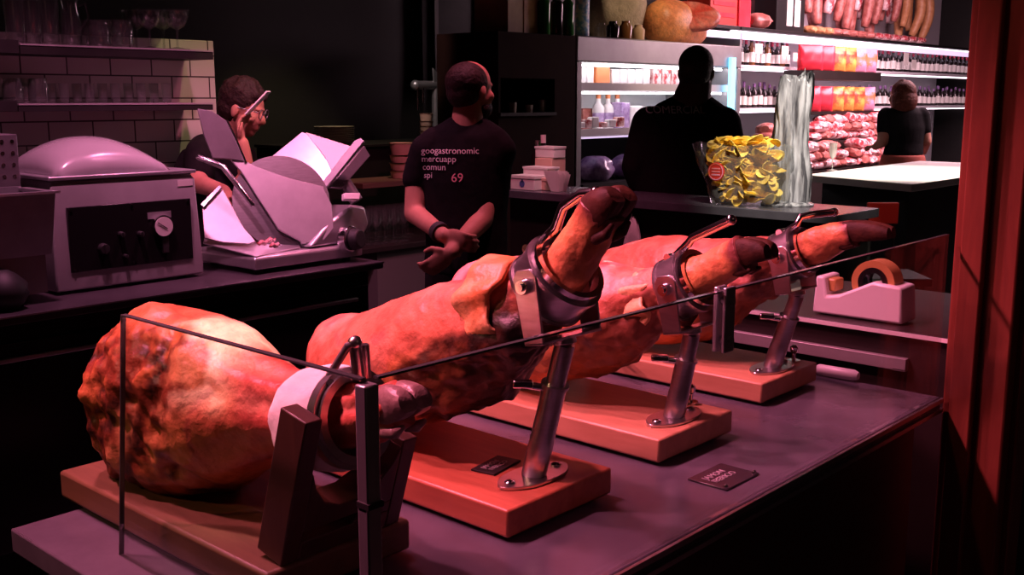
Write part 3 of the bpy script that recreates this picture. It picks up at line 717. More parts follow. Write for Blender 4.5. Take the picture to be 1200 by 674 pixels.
for i in range(4):
    for j in range(4): MB().cyl((b1.x - .02 - i * .035, 3.768, b1.z - .025 - j * .04), (b1.x - .02 - i * .035, 3.772, b1.z - .025 - j * .04), .007, n=10).build('vent_hole', M['chrome'], bm_)

# meat slicer
def plate(px, p0, n, th, dirn=None):
    n = V(n).normalized(); pts = [at_p(x, y, p0, n) for x, y in px]
    return MB().prism(pts, n * th)
sl0 = at_z(299, 317, BZ + .02); ys = sl0.y
sx1 = at_y(425, 296, ys).x; sxl = sl0.x
sl = thing('meat_slicer', 'aluminium meat slicer with round blade guard and tilted white feed tray', 'meat slicer', ((sxl + sx1) / 2, ys + .2, BZ))
ztop = at_y(299, 301, ys).z
xl2 = at_y(237, 308, ys + .40).x
b = MB()
fp = [(sxl, ys), (sx1, ys), (sx1, ys + .40), (sxl - .02, ys + .42)]
b.loft([[V((x, y, BZ + .02)) for x, y in fp], [V((x, y, ztop - .01)) for x, y in fp], [V((x + (.01 if i in (0, 3) else -.01), y + (.01 if i < 2 else -.01), ztop)) for i, (x, y) in enumerate(fp)]])
b.build('base', M['alu'], sl, bevel=.006)
for x, y in ((sxl + .05, ys + .05), (sx1 - .05, ys + .05), (sx1 - .05, ys + .36), (sxl + .05, ys + .36)): MB().cyl((x, y, BZ), (x, y, BZ + .021), .02).build('rubber_foot', M['rubber'], sl)
# body behind the blade, sloped towards the knob
pk = V((sx1 - .12, ys + .12, 1.0))
body = [(370, 283), (428, 262), (431, 240), (415, 232), (380, 262)]
plate([(364, 290), (424, 283), (433, 262), (428, 242), (413, 240), (385, 262)], (sx1 - .1, ys + .03, 1.0), (.12, -1, .05), -.16).build('motor_housing', M['alu'], sl, bevel=.012)
# blade and its round guard
nb = V((-.42, -.8, .42)).normalized(); pb0 = at_d(330, 235, 4.42)
cb = pb0; ux = V((0, 0, 1)).cross(nb).normalized() * -1; uy = nb.cross(ux)
g = MB(); r_ = .20
def disc(c, r, th, n=48, a0=0, a1=2 * PI): return [c + (ux * math.cos(a0 + (a1 - a0) * j / n) + uy * math.sin(a0 + (a1 - a0) * j / n)) * r for j in range(n)]
MB().prism(disc(cb, r_, .01), nb * -.006).build('blade', M['steel'], sl, bevel=.002)
plate([(268, 186), (279, 185), (300, 196), (340, 210), (378, 219), (388, 240), (391, 268), (380, 282), (352, 287), (352, 284), (326, 270), (300, 230), (283, 203)], cb + nb * .02, nb, .010).build('blade_guard', M['alu'], sl, bevel=.003)
# carriage bed, lower left
plate([(237, 243), (258, 221), (262, 224), (286, 268), (300, 284), (292, 287), (262, 285), (240, 280)], (sxl + .02, ys + .16, 1.0), (-.5, -.62, .6), .008).build('carriage_table', M['tin'], sl, bevel=.002)
plate([(236, 241), (257, 219), (260, 221), (239, 244)], (sxl + .02, ys + .14, 1.0), (-.5, -.62, .6), .012).build('carriage_rim', M['chrome'], sl)
plate([(238, 286), (300, 302), (352, 292), (350, 284), (300, 282), (240, 279)], (sxl, ys + .14, ztop + .012), (0, -.12, 1), .006).build('drip_tray', M['alu'], sl, bevel=.002)
# meat pusher plate
pp = at_d(258, 160, 4.36)
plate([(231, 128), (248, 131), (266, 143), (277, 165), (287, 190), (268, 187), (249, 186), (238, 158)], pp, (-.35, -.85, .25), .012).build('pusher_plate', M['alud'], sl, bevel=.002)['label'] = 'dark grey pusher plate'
MB().tube([at_p(266, 142, pp - V((0, .01, 0)), (-.35, -.85, .25)), at_p(277, 165, pp - V((0, .01, 0)), (-.35, -.85, .25)), at_p(288, 191, pp - V((0, .01, 0)), (-.35, -.85, .25))], .006, 10).build('pusher_rod', M['chrome'], sl)
MB().chain([at_d(233, 184, 4.3), at_d(262, 196, 4.3), at_d(296, 240, 4.28)], [.012, .012, .010]).build('carriage_arm', M['chrome'], sl, smooth=60)
# feed tray
ft = at_d(365, 195, 4.60); nt_ = V((-.52, -.55, .66)).normalized()
plate([(303, 197), (354, 156), (360, 158), (368, 168), (384, 190), (390, 205), (378, 219), (340, 210)], ft, nt_, .008).build('feed_tray', M['alu'], sl, bevel=.002)
plate([(358, 156), (416, 174), (391, 211), (381, 186)], at_d(380, 185, 4.68), (-.35, -.72, .6), .008).build('tray_wall', M['white'], sl, bevel=.002)['label'] = 'white tray wall'
plate([(376, 219), (384, 221), (428, 167), (424, 163), (417, 166)], at_d(400, 195, 4.55), (-.75, -.5, .3), .02).build('fence_plate', M['alu'], sl, bevel=.002)
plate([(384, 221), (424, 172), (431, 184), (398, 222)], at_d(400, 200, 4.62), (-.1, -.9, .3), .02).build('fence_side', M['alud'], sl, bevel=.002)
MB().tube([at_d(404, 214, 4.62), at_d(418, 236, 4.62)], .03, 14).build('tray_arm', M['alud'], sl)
plate([(400, 228), (419, 228), (418, 236), (400, 236)], at_d(410, 232, 4.5), (-.2, -.9, .3), .03).build('tray_clamp', M['white'], sl, bevel=.004)
kc = at_y(415, 280, ys - .005)
MB().cyl(kc + V((-.03, .03, 0)), kc + V((-.018, -.008, .002)), .056, n=32).build('knob_dial', M['chrome'], sl, bevel=.003)
MB().cyl(kc + V((-.012, -.008, 0)), kc + V((.0, -.045, .004)), .047, .040, n=24).build('thickness_knob', M['rubber'], sl, bevel=.006)
# trimmings on the slicer
for i, (x, y) in enumerate(((303, 262), (310, 270), (317, 277), (308, 280), (322, 283), (298, 272))):
    c = at_z(x, y + 8, ztop + .03)
    R = []
    for k in range(7):
        q = k / 6; R.append([c + V(((q - .5) * .05, 0, 0)) + V((0, math.cos(2 * PI * j / 12) * .014 * math.sin(PI * (.1 + .8 * q)), .012 + math.sin(2 * PI * j / 12) * .010 * math.sin(PI * (.1 + .8 * q)) + .004 * math.sin(k * 2 + i)))  for j in range(12)])
    o = MB().loft(R).build('ham_slice', M['pack'], smooth=180)
    tag(o, 'small curled ham trimming lying on the slicer tray', 'ham slice', 'ham trimmings on the slicer')

# ------------------------------------------------------------------ shelves on the tiled wall
def wall_shelf(label, ya, yb_, px, n):
    z1 = at_y(120, ya, w0 - .24).z; z0 = at_y(120, yb_, w0 - .24).z
    xs = at_y(px, ya, w0 - .24).x; xe = at_y(248, ya, w0 - .24).x
    a = tag(MB().bb((-.6, w0 - .27, z0), (xs - .012, w0 - .002, z1 + .012)).build('wall_shelf', M['black'], bevel=.002), label + ', left hand length', 'shelf')
    s = thing('wall_shelf', label + ', right hand length', 'shelf', ((xs + xe) / 2, w0 - .12, z0))
    MB().bb((xs, w0 - .25, z0), (xe, w0 - .002, z1 - .007)).build('shelf_board', M['black'], s)
    MB().bb((xs, w0 - .254, z1 - .0065), (xe, w0 - .002, z1)).build('shelf_top', M['tin'], s)['label'] = 'pale top edge'
    return z1
zs1 = wall_shelf('upper dark shelf on the tiled wall under the glass jugs', 54.5, 66, 22, 1)
zs2 = wall_shelf('lower dark shelf on the tiled wall under the row of tumblers', 121, 130, 20, 2)
def glassware(name, prof, label, cat, px, py0, py1, Y, m, group=None, handle=False, n=24):
    a = at_y(px, py1, Y)
    z = zs1 if py1 < 80 else zs2; h = at_y(px, py0, Y).z - z
    r = h * prof[0]
    mb = MB(); mb.lathe([(p * h, q * h) for p, q in prof[1]], (a.x, Y, z + .001), n, cap=False)
    o = mb.build(name, m, smooth=50)
    tag(o, label, cat, group)
    return o, a.x, h, z
TUM = (0, [(.001, 0), (.20, 0), (.22, .05), (.25, 1), (.235, 1), (.205, .07), (.001, .06)])
JUG = (0, [(.001, 0), (.17, 0), (.20, .05), (.21, .5), (.16, .8), (.19, 1), (.18, 1), (.15, .8), (.195, .5), (.185, .06), (.001, .05)])
JAR = (0, [(.001, 0), (.36, 0), (.40, .08), (.40, .7), (.34, .85), (.36, 1), (.34, 1), (.32, .85), (.375, .7), (.375, .1), (.001, .07)])
COU = (0, [(.001, 0), (.30, 0), (.30, .02), (.03, .06), (.03, .5), (.2, .6), (.32, .8), (.33, 1), (.32, 1), (.30, .8), (.18, .63), (.001, .55)])
TL = ['tall clear glass at the left end of the upper shelf', 'tall clear glass second from the left on the upper shelf', 'tall clear glass third from the left, beside the handled jug']
for i, px in enumerate((20, 39, 58)): glassware('tall_glass', TUM, TL[i], 'glass', px, 0, 51, w0 - .13, M['jar'])
o, x, h, z = glassware('glass_jug', JUG, 'clear glass jug with loop handle on the upper shelf', 'jug', 84, -4, 51, w0 - .13, M['jar'])
MB().tube([(x + h * .17, w0 - .13, z + h * .82), (x + h * .36, w0 - .13, z + h * .88), (x + h * .40, w0 - .13, z + h * .6), (x + h * .2, w0 - .13, z + h * .35)], .006, 10).build('handle', M['jar'], o, smooth=180)
for px in (104, 117, 130, 144): glassware('glass_jar', JAR, 'small round clear glass jar standing on the upper shelf', 'jar', px, 24, 52, w0 - .14 + .05 * (px % 3 - 1), M['jar'], 'small jars on the upper shelf')
for i, px in enumerate((160, 176, 192, 208)): glassware('coupe_glass', COU, 'stemmed clear glass at the right of the upper shelf', 'glass', px, 12, 52, w0 - .07 - .12 * (i % 2), M['jar'], 'stemmed glasses on the upper shelf')
for i in range(13):
    glassware('tumbler', JAR if i < 3 else TUM, 'clear tumbler in the row on the lower tile shelf', 'glass', 16 + i * 15, 92 if i < 3 else 98, 120, w0 - .13 + .05 * (i % 2), M['jar'], 'tumblers on the lower shelf')

# ------------------------------------------------------------------ back bar behind the slicer
def zof(px, py, Y): return at_y(px, py, Y).z
YB = 4.45
bz = zof(465, 283, YB + .1)
xa = at_y(446, 300, YB).x; xb = xa + .85
bb_ = thing('back_bar', 'dark low bar cabinet with grey side behind the slicer, wine glasses on it', 'bar cabinet', ((xa + xb) / 2, YB + .3, 0))
MB().bb((xa - .35, YB, bz - .03), (xb, YB + .55, bz)).build('countertop', M['darkpanel'], bb_, bevel=.003)
MB().bb((xa, YB + .03, 0), (xb - .02, YB + .52, bz - .031)).build('cabinet_body', mat('grey_cabinet', (.10, .09, .085), rough=.6), bb_)
hz = zof(470, 212, YB + .25)
hx0 = at_y(425, 212, YB + .25).x
us = thing('bar_shelf', 'brown upper shelf on posts above the wine glasses', 'shelf', ((xa + xb) / 2, YB + .4, bz))
MB().bb((hx0, YB + .25, hz - .03), (xb, YB + .6, hz)).build('shelf_board', woodmat('brown_shelf_wood', (.10, .04, .03), (.14, .06, .045), axis='X'), us, bevel=.002)
for x in (xa + .04, xb - .05): MB().bb((x, YB + .50, bz), (x + .03, YB + .53, hz - .031)).build('post', M['black'], us)
WG = [(.001, 0), (.034, 0), (.034, .003), (.005, .008), (.004, .085), (.02, .1), (.036, .13), (.034, .19), (.033, .19), (.034, .13), (.018, .104), (.001, .096)]
wg = MB().lathe(WG, (0, 0, 0), 20, cap=False).build('wine_glass', M['jar'], smooth=60, loc=(0, 0, 0))
tag(wg, 'wine glass standing in the rows on the back bar', 'glass', 'wine glasses on the back bar')
k = 0
for r in range(3):
    for i in range(5):
        px = 430 + i * 10.5 + r * 3; a = at_y(px, 280, YB + .1 + r * .10)
        o = wg if k == 0 else copy_tree(wg); k += 1
        place(o, (a.x, YB + .1 + r * .10, bz + .0005))
# stacked cups
def cup_stack(px, y0, y1, Y, n, r, label, z=None):
    a = at_y(px, y1, Y); b = at_y(px, y0, Y); zz = a.z if z is None else z
    H_ = (b.z - zz); st = H_ / n
    root_g = label
    for i in range(n):
        mb = MB(); z0 = zz + i * st
        mb.lathe([(.001, 0), (r * .78, 0), (r * .93, st * 1.5 if i == n - 1 else st * .93), (r, st * .93 if i < n - 1 else st * 1.5), (r * .93, (st * .93 if i < n - 1 else st * 1.5)), (r * .72, st * .1), (.001, st * .08)], (a.x, Y, z0 + .0005), 22, cap=False)
        o = mb.build('paper_cup', M['cup'], smooth=50); tag(o, label, 'cup', label + ' group')
cup_stack(472, 172, 206, YB + .42, 4, .085, 'bowl shaped paper cup in the wide stack on the brown shelf', hz)
tz = zof(500, 163, YB + .9)
ck = thing('back_cabinet', 'tall dark cabinet behind the back bar under the tap and plates', 'cabinet', (4.3, YB + 1.0, 0))
pz = zof(393, 169, YB + .9)
MB().bb((at_y(340, 169, YB + .9).x, YB + .75, 0), (at_y(535, 169, YB + .9).x, YB + 1.25, pz - .02)).build('cabinet_body', M['black'], ck)
MB().bb((at_y(338, 169, YB + .9).x, YB + .73, pz - .019), (at_y(536, 169, YB + .9).x, YB + 1.26, pz)).build('cabinet_top', M['black'], ck, bevel=.003)
cup_stack(500, 136, 170, YB + .9, 5, .05, 'small paper cup in the narrow stack below the tap', pz)
a = at_y(392, 169, YB + .95)
hp_ = zof(392, 148, YB + .95) - pz
for i in range(9):
    st = hp_ / 9
    o = MB().lathe([(.001, 0), (.07, 0), (.125, st * .8), (.127, st * .95), (.12, st * .92), (.07, st * .2), (.001, st * .2)], (a.x, YB + .95, pz + i * st + .0005), 32, cap=False).build('plate', M['plate'], smooth=40)
    tag(o, 'cream plate in the dim stack behind the slicer', 'plate', 'stacked cream plates')
# beer tap
YT = YB + 1.02
ta = at_y(511, 165, YT); tt = at_y(511, 100, YT)
tp = thing('beer_tap', 'polished steel T-shaped beer tap behind the man with hands at his back', 'beer tap', (ta.x, YT, pz))
MB().cyl((ta.x, YT, pz), (ta.x, YT, tt.z), .027, n=20).cyl((ta.x, YT, pz), (ta.x, YT, pz + .02), .05, n=20).build('column', M['alu'], tp)
xl = at_y(487, 100, YT).x
MB().cyl((xl, YT - .0, tt.z), (ta.x + .03, YT, tt.z), .03, n=20).ell((xl, YT, tt.z), (.035, .035, .035)).build('crossbar', M['alu'], tp, smooth=60)
MB().cyl((xl, YT - .02, tt.z - .02), (xl, YT - .02, tt.z - .17), .009, n=10).cyl((xl + .05, YT - .02, tt.z - .02), (xl + .05, YT - .02, tt.z - .12), .009, n=10).build('spout', M['chrome'], tp)
h0 = V((ta.x - .01, YT - .02, tt.z + .01))
MB().prism([h0 + V((-.02, 0, 0)), h0 + V((.03, 0, -.02)), h0 + V((.05, 0, .05)), h0 + V((-.03, 0, .11))], (0, .012, 0)).build('tap_handle', M['alu'], tp, bevel=.003)

# ------------------------------------------------------------------ people
def figure(name, label, loc): return thing(name, label, 'person', loc)
def ear(mb, c, fwd, side):
    mb.ell(c, (.012, .018, .032), Matrix((side, fwd, V((0, 0, 1)))).transposed(), 12, 8)
def head(mb, c, fwd, tilt=V((0, 0, 1)), s=1.0, jaw=1.0):
    """skull, jaw, brow, nose, lips, chin and ears; c is the middle of the head (eye height)"""
    f = V(fwd).normalized(); u = (V(tilt) - f * V(tilt).dot(f)).normalized(); r = f.cross(u)
    R = Matrix((r, f, u)).transposed()
    def P(x, y, z): return c + (r * x + f * y + u * z) * s
    mb.ell(P(0, -.012, .032), (.077 * s, .098 * s, .088 * s), R, 24, 16)
    mb.ell(P(0, .022, -.028), (.064 * s, .075 * s, .085 * s), R, 20, 14)
    mb.ell(P(0, .05, -.085), (.036 * s * jaw, .034 * s, .028 * s), R, 14, 10)
    mb.ell(P(0, .074, .022), (.05 * s, .018 * s, .013 * s), R, 14, 8)
    mb.chain([P(0, .086, .01), P(0, .103, -.028)], [.010 * s, .0155 * s]); mb.ell(P(0, .096, -.034), (.019 * s, .012 * s, .011 * s), R, 12, 8)
    mb.ell(P(0, .085, -.058), (.025 * s, .012 * s, .007 * s), R, 12, 8); mb.ell(P(0, .082, -.069), (.022 * s, .012 * s, .008 * s), R, 12, 8)
    for k in (-1, 1):
        mb.ell(P(k * .045, .06, -.025), (.022 * s, .02 * s, .022 * s), R, 12, 8)
        mb.ell(P(k * .078, -.008, -.012), (.010 * s, .019 * s, .032 * s), R, 12, 8)
    return P, R
def hand(mb, wrist, d, palm, curl=.5, s=1.0, spread=.012):
    """palm, four fingers of different lengths and a thumb; d points along the hand, palm is the palm normal"""
    w = V(wrist); d = V(d).normalized(); n = (V(palm) - d * V(palm).dot(d)).normalized(); x = d.cross(n)
    R = Matrix((x, d, n)).transposed()
    mb.ell(w + d * .05 * s, (.042 * s, .055 * s, .017 * s), R, 16, 10)
    for i, (ln, px) in enumerate(((.072, -.030), (.082, -.010), (.076, .010), (.058, .029))):
        b = w + d * (.085 * s) + x * px * s; a1 = curl * .7; a2 = curl * 1.7
        m_ = b + (d * math.cos(a1) + n * math.sin(a1) + x * px * spread * 10) * ln * .5 * s
        e = m_ + (d * math.cos(a2) + n * math.sin(a2)) * ln * .5 * s
        mb.chain([b - d * .02 * s, b, m_, e], [.010 * s, .0098 * s, .0088 * s, .0075 * s])
    b = w + d * .025 * s - x * .035 * s; m_ = b + (d * .6 - x * .6 + n * .3).normalized() * .035 * s; e = m_ + (d * .9 - x * .1 + n * .4).normalized() * .03 * s
    mb.chain([b, m_, e], [.013 * s, .0105 * s, .0085 * s])
def hairpiece(P, R, root, m, s=1.0, bald=False, length=.0, tuft=1.0):
    hb = MB()
    hb.ell(P(0, -.028 if bald else -.024, .033 if bald else .044), (.085 * s, .1 * s, .086 * s), R, 24, 14)
    hb.ell(P(0, -.05, -.01), (.076 * s, .068 * s, .07 * s), R, 20, 12)
    for k in range(0 if bald else 26):
        a = 2 * PI * k / 26 * 3.7; q = k / 26
        c = P(.07 * math.cos(a) * (1 - q * .7), -.02 + .085 * math.sin(a) * (1 - q * .7), .075 + .05 * q)
        hb.ell(c, (.018 * s, .02 * s * tuft, .016 * s * tuft), R, 10, 6)
    if length:
        hb.ell(P(0, -.035, -.03), (.105 * s, .098 * s, .115 * s), R, 20, 12)
    return hb.build('hair', m, root, remesh=.006, soft=3)
def ellring(c, rx, ry, rz=0, n=28, R=None):
    return [V(c) + (V((math.cos(rz), math.sin(rz), 0)) * math.cos(2 * PI * j / n) * rx + V((-math.sin(rz), math.cos(rz), 0)) * math.sin(2 * PI * j / n) * ry) for j in range(n)]

# the man in the middle, seen from behind, hands joined behind his back
D = 4.4
base = at_d(545, 300, D); bxy = V((base.x, base.y, 0))
vh = V((FW.x, FW.y, 0)).normalized(); rh = V((RT.x, RT.y, 0)); Zv = V((0, 0, 1))
def L(px, py, back=0.0): return at_d(px, py, D + back)
p1 = figure('person', 'man in black printed T-shirt seen from behind, hands joined at his back', bxy)
gaze = (rh * .72 + vh * .70).normalized()
mb = MB()
hc = L(553, 106)
P, R = head(mb, hc, gaze, V((0, 0, 1)) + vh * .02, .98)
mb.chain([L(549, 125, .0), L(547, 152, .01)], [.062, .068])
ang = math.atan2(rh.y, rh.x)
# trunk
tr = [((547, 158), .12, .08), ((547, 170), .18, .105), ((545, 200), .185, .12), ((546, 240), .16, .115), ((547, 280), .155, .115), ((547, 315), .17, .12)]
mb.loft([ellring(L(*q, .03), a, b, ang) for q, a, b in tr])
hipL, hipR = L(530, 320, .03), L(562, 320, .03)
for hp2, sg in ((hipL, -1), (hipR, 1)):
    kn_ = V((hp2.x, hp2.y, .5)) + rh * sg * .03 - vh * .02; an_ = V((hp2.x, hp2.y, .1)) + rh * sg * .05
    mb.chain([hp2, kn_, an_], [.095, .06, .042]); mb.chain([an_ + vh * -.04 - Zv * .045, an_ + vh * .16 - Zv * .065], [.045, .035])
aL = [L(499, 177), L(489, 215, .02), L(486, 250, .0), L(520, 276, -.20)]
aR = [L(586, 177), L(572, 225, .0), L(565, 258, -.06), L(528, 296, -.24)]
mb.chain(aL, [.058, .05, .044, .03]); mb.chain(aR, [.06, .052, .045, .031])
hand(mb, aL[3], L(545, 284, -.24) - aL[3], vh, .8, 1.0)
hand(mb, aR[3], L(500, 318, -.23) - aR[3], vh * .9 + Zv * .3, .7, 1.0)
mb.build('body', M['skin'], p1, remesh=.0065, soft=3)
# shirt
sb = MB()
sh = [((548, 137), .072, .07), ((548, 143), .105, .08), ((547, 150), .145, .095), ((547, 159), .18, .115), ((546, 180), .20, .128), ((545, 210), .192, .13), ((546, 250), .172, .125), ((547, 290), .17, .128), ((547, 318), .185, .135)]
sb.loft([ellring(L(*q, .03), a, b, ang) for q, a, b in sh])
sb.chain([L(510, 165), aL[0], L(489, 210, .02)], [.06, .068, .064]); sb.chain([L(580, 165), aR[0], L(575, 207, .0)], [.06, .07, .066])
shirt1 = sb.build('t_shirt', M['shirt'], p1, remesh=.01, soft=5)
tb = MB()
for hp2, sg in ((hipL, -1), (hipR, 1)):
    tb.chain([hp2 - Zv * .0, V((hp2.x, hp2.y, .5)) + rh * sg * .03 - vh * .02, V((hp2.x, hp2.y, .13)) + rh * sg * .05], [.115, .085, .065])
tb.build('trousers', M['shirtg'], p1, remesh=.012, soft=4)
hairpiece(P, R, p1, M['hair'], .98, bald=True)
bd = MB(); bd.ell(P(0, .03, -.075), (.062, .066, .05), R, 20, 12); bd.build('beard', M['hair'], p1, remesh=.006, soft=2)
d = (aL[3] - aL[2]).normalized()
wp_ = aL[2] + (aL[3] - aL[2]) * .86
MB().ring(wp_, d, .041, .031, .03, 28).build('wrist_watch', M['rubber'], p1)
bpy.context.view_layer.update()
xd = (rh + V((0, 0, -.0))).normalized()
rows = [(489, 183, 'googastronomic', .036), (489, 193, 'mercuapp', .036), (490, 203, 'comun', .036), (492, 213, 'spi', .034)]
for px, py, tx, sz in rows:
    text(tx, sz, 'shirt_print', M['print'], p1, L(px, py, -.25), xd, Zv, target=shirt1, off=.004, ext=0)
text('69', .05, 'shirt_print', M['printpink'], p1, L(526, 217, -.25), xd, Zv, target=shirt1, off=.004, ext=0)

# the man at the slicer, profile, phone held to his face
D = 4.93
p2 = figure('person', 'dark haired man with glasses bending behind the meat slicer, phone at his ear', V((at_d(268, 250, D).x, at_d(268, 250, D).y, 0)))
mb = MB()
gz = (rh * .93 - Zv * .30 - vh * .12).normalized()
P, R = head(mb, L(285, 128), gz, Zv + rh * .3, 1.02)
mb.chain([L(270, 150, .03), L(256, 172, .05)], [.06, .07])
mb.loft([ellring(L(*q, .08), a, b, ang) for q, a, b in [((256, 172), .10, .09), ((256, 182), .17, .12), ((255, 210), .175, .13), ((256, 260), .155, .12), ((258, 330), .165, .12)]])
for sg in (-1, 1):
    hp2 = L(258, 330, .08) + rh * sg * .09
    mb.chain([hp2, V((hp2.x, hp2.y, .5)), V((hp2.x, hp2.y, .1))], [.09, .06, .042]); mb.chain([V((hp2.x, hp2.y, .055)), V((hp2.x, hp2.y, .045)) + rh * .14], [.045, .035])
ar = [L(262, 182, -.02), L(292, 222, -.06), L(284, 168, -.12)]
mb.chain(ar, [.055, .043, .03])
hand(mb, ar[2], L(280, 140, -.10) - ar[2], rh, .75, .95)
al = [L(236, 180, .0), L(232, 215, -.15), L(262, 225, -.35)]
mb.chain(al, [.055, .045, .032]); hand(mb, al[2], L(290, 238, -.36) - al[2], -Zv, .5, .95)
mb.build('body', M['skin'], p2, remesh=.0065, soft=3)
sb = MB(); sb.loft([ellring(L(*q, .08), a, b, ang) for q, a, b in [((258, 166), .09, .085), ((256, 176), .17, .12), ((254, 195), .2, .145), ((254, 215), .195, .148), ((256, 260), .175, .138), ((258, 335), .185, .138)]])
sb.chain([L(240, 175, .06), al[0], L(233, 205, -.1)], [.075, .075, .065]); sb.chain([ar[0], L(278, 204, -.04)], [.068, .058])
sb.build('t_shirt', M['shirt'], p2, remesh=.01, soft=5)
tb = MB()
for sg in (-1, 1):
    hp2 = L(258, 330, .08) + rh * sg * .09; tb.chain([hp2, V((hp2.x, hp2.y, .5)), V((hp2.x, hp2.y, .13))], [.11, .085, .065])
tb.build('trousers', M['shirtg'], p2, remesh=.012, soft=4)
hairpiece(P, R, p2, M['hair'], 1.05, tuft=1.7)
gs = MB()
for k in (-1, 1):
    gs.ring(P(k * .034, .098, .006), R @ V((0, 1, 0)), .024, .021, .004, 24); gs.tube([P(k * .06, .09, .012), P(k * .082, .0, .008)], .0022, 8)
gs.tube([P(-.012, .1, .01), P(.012, .1, .01)], .002, 8)
gs.build('spectacles', M['alud'], p2)
a = L(289, 134, -.14); b = L(315, 107, -.14); d = (b - a).normalized(); n = d.cross(vh).normalized()
ph = thing('mobile_phone', 'thin pale edged phone held up by the man behind the slicer', 'phone', tuple(a))
MB().prism([a - vh * .035 + n * .004, a + vh * .035 + n * .004, b + vh * .035 + n * .004, b - vh * .035 + n * .004], n * -.008).build('phone_body', M['white'], ph, bevel=.002)
MB().prism([a - vh * .031 + n * .0046, a + vh * .031 + n * .0046, b + vh * .031 + n * .0046 - d * .004, b - vh * .031 + n * .0046 - d * .004], n * .0006).build('screen', M['plasticblk'], ph)

# the man in the dark, behind the bar
D = 5.72; K = 1.09
p3 = figure('person', 'large man in black top seen from behind, standing between bar and fridge', V((at_d(805, 230, D).x, at_d(805, 230, D).y, 0)))
mb = MB(); P, R = head(mb, L(816, 83), (vh * .95 + rh * .25).normalized(), Zv, 1.12)
mb.chain([L(815, 100), L(808, 128, .02)], [.088, .115])
tr = [((811, 112), .085, .08), ((808, 121), .15, .10), ((805, 134), .205, .125), ((802, 165), .235, .14), ((800, 210), .225, .15), ((800, 250), .225, .155), ((800, 300), .235, .155)]
mb.loft([ellring(L(*q, .03), a * .96 * K, b * .93 * K, ang) for q, a, b in tr])
for sg in (-1, 1):
    hp2 = L(800, 300, .03) + rh * sg * .11; mb.chain([hp2, V((hp2.x, hp2.y, .5)), V((hp2.x, hp2.y, .1))], [.11, .07, .05]); mb.chain([V((hp2.x, hp2.y, .055)), V((hp2.x, hp2.y, .045)) + vh * .16], [.045, .035])
al = [L(760, 147, .03), L(745, 195, .02), L(752, 230, .05)]; ar = [L(848, 147, .03), L(860, 195, .05), L(850, 225, .1)]
for q in (al, ar): mb.chain(q, [.076, .061, .038]); hand(mb, q[2], vh, -Zv, .5)
mb.build('body', M['skinshade'], p3, remesh=.008, soft=3)
sb = MB(); sb.loft([ellring(L(*q, .03), a * 1.04 * K, b * 1.06 * K, ang) for q, a, b in tr])
for q in (al, ar): sb.chain([q[0] + Zv * .01, q[1], q[1] + (q[2] - q[1]) * .55], [.094, .078, .063])
sh3 = sb.build('long_sleeved_top', M['shirt'], p3, remesh=.012, soft=5)
tb = MB()
for sg in (-1, 1):
    hp2 = L(800, 300, .03) + rh * sg * .11; tb.chain([hp2, V((hp2.x, hp2.y, .5)), V((hp2.x, hp2.y, .13))], [.13, .09, .07])
tb.build('trousers', M['shirtg'], p3, remesh=.012, soft=4)
hairpiece(P, R, p3, M['hair'], 1.1, bald=True)
bpy.context.view_layer.update()
text('COMERCIAL', .055, 'shirt_print', M['printdim'], p3, L(764, 134, -.3), rh, Zv, target=sh3, off=.004, ext=0)

# the woman in the shop
D = 8.85
p4 = figure('person', 'woman with auburn bob, black T-shirt and red apron, at the shop shelves', V((at_d(1058, 180, D).x, at_d(1058, 180, D).y, 0)))
mb = MB(); P, R = head(mb, L(1056, 113), (vh * .85 - rh * .5).normalized(), Zv, 1.02)
mb.chain([L(1057, 122), L(1058, 132, .02)], [.05, .06])
tr = [((1059, 126), .10, .08), ((1059, 133), .165, .10), ((1060, 150), .165, .115), ((1060, 168), .145, .11), ((1058, 182), .16, .12), ((1058, 205), .19, .135)]
mb.loft([ellring(L(*q, .02), a * .95, b * .93, ang) for q, a, b in tr])
for sg in (-1, 1):
    hp2 = L(1058, 205, .02) + rh * sg * .09; mb.chain([hp2, V((hp2.x, hp2.y, .48)), V((hp2.x, hp2.y, .1))], [.1, .06, .042]); mb.chain([V((hp2.x, hp2.y, .055)), V((hp2.x, hp2.y, .045)) + vh * .14], [.042, .033])
al = [L(1038, 136, .02), L(1034, 166, .0), L(1026, 172, .1)]; ar = [L(1080, 136, .02), L(1085, 166, .02), L(1082, 178, .2)]
for q in (al, ar): mb.chain(q, [.055, .046, .03]); hand(mb, q[2], vh - rh * .3, -Zv, .5, .9)
mb.build('body', M['skin'], p4, remesh=.008, soft=3)
sb = MB(); sb.loft([ellring(L(*q, .02), a * 1.04, b * 1.05, ang) for q, a, b in tr[:5]])
for q in (al, ar): sb.chain([q[0] + Zv * .005, q[0] + (q[1] - q[0]) * .55], [.068, .06])
sb.build('t_shirt', M['shirt'], p4, remesh=.01, soft=4)
sb = MB(); sb.loft([ellring(L(1058, 181, .02), .175, .135, ang), ellring(L(1058, 205, .02), .21, .155, ang), ellring(V((L(1058, 205).x, L(1058, 205).y, .75)), .22, .17, ang)])
sb.build('apron', M['skirt'], p4, remesh=.012, soft=4)
hairpiece(P, R, p4, M['hairred'], 1.05, length=.12)
# ------------------------------------------------------------------ bar counter in the middle
KZ = 1.12; KX = 4.17
kl = at_z(585, 222, KZ); kr = at_z(985, 252, KZ)
bar = thing('bar_counter', 'dark bar counter with grey top carrying the crisp bag and white boxes', 'bar counter', (KX + .21, 2.9, 0))
MB().bb((KX, kr.y, KZ - .04), (KX + .42, kl.y, KZ)).build('bar_top', M['counter'], bar, bevel=.003)
MB().bb((KX + .06, kr.y + .03, 0), (KX + .38, kl.y - .03, KZ - .041)).build('bar_body', M['black'], bar)
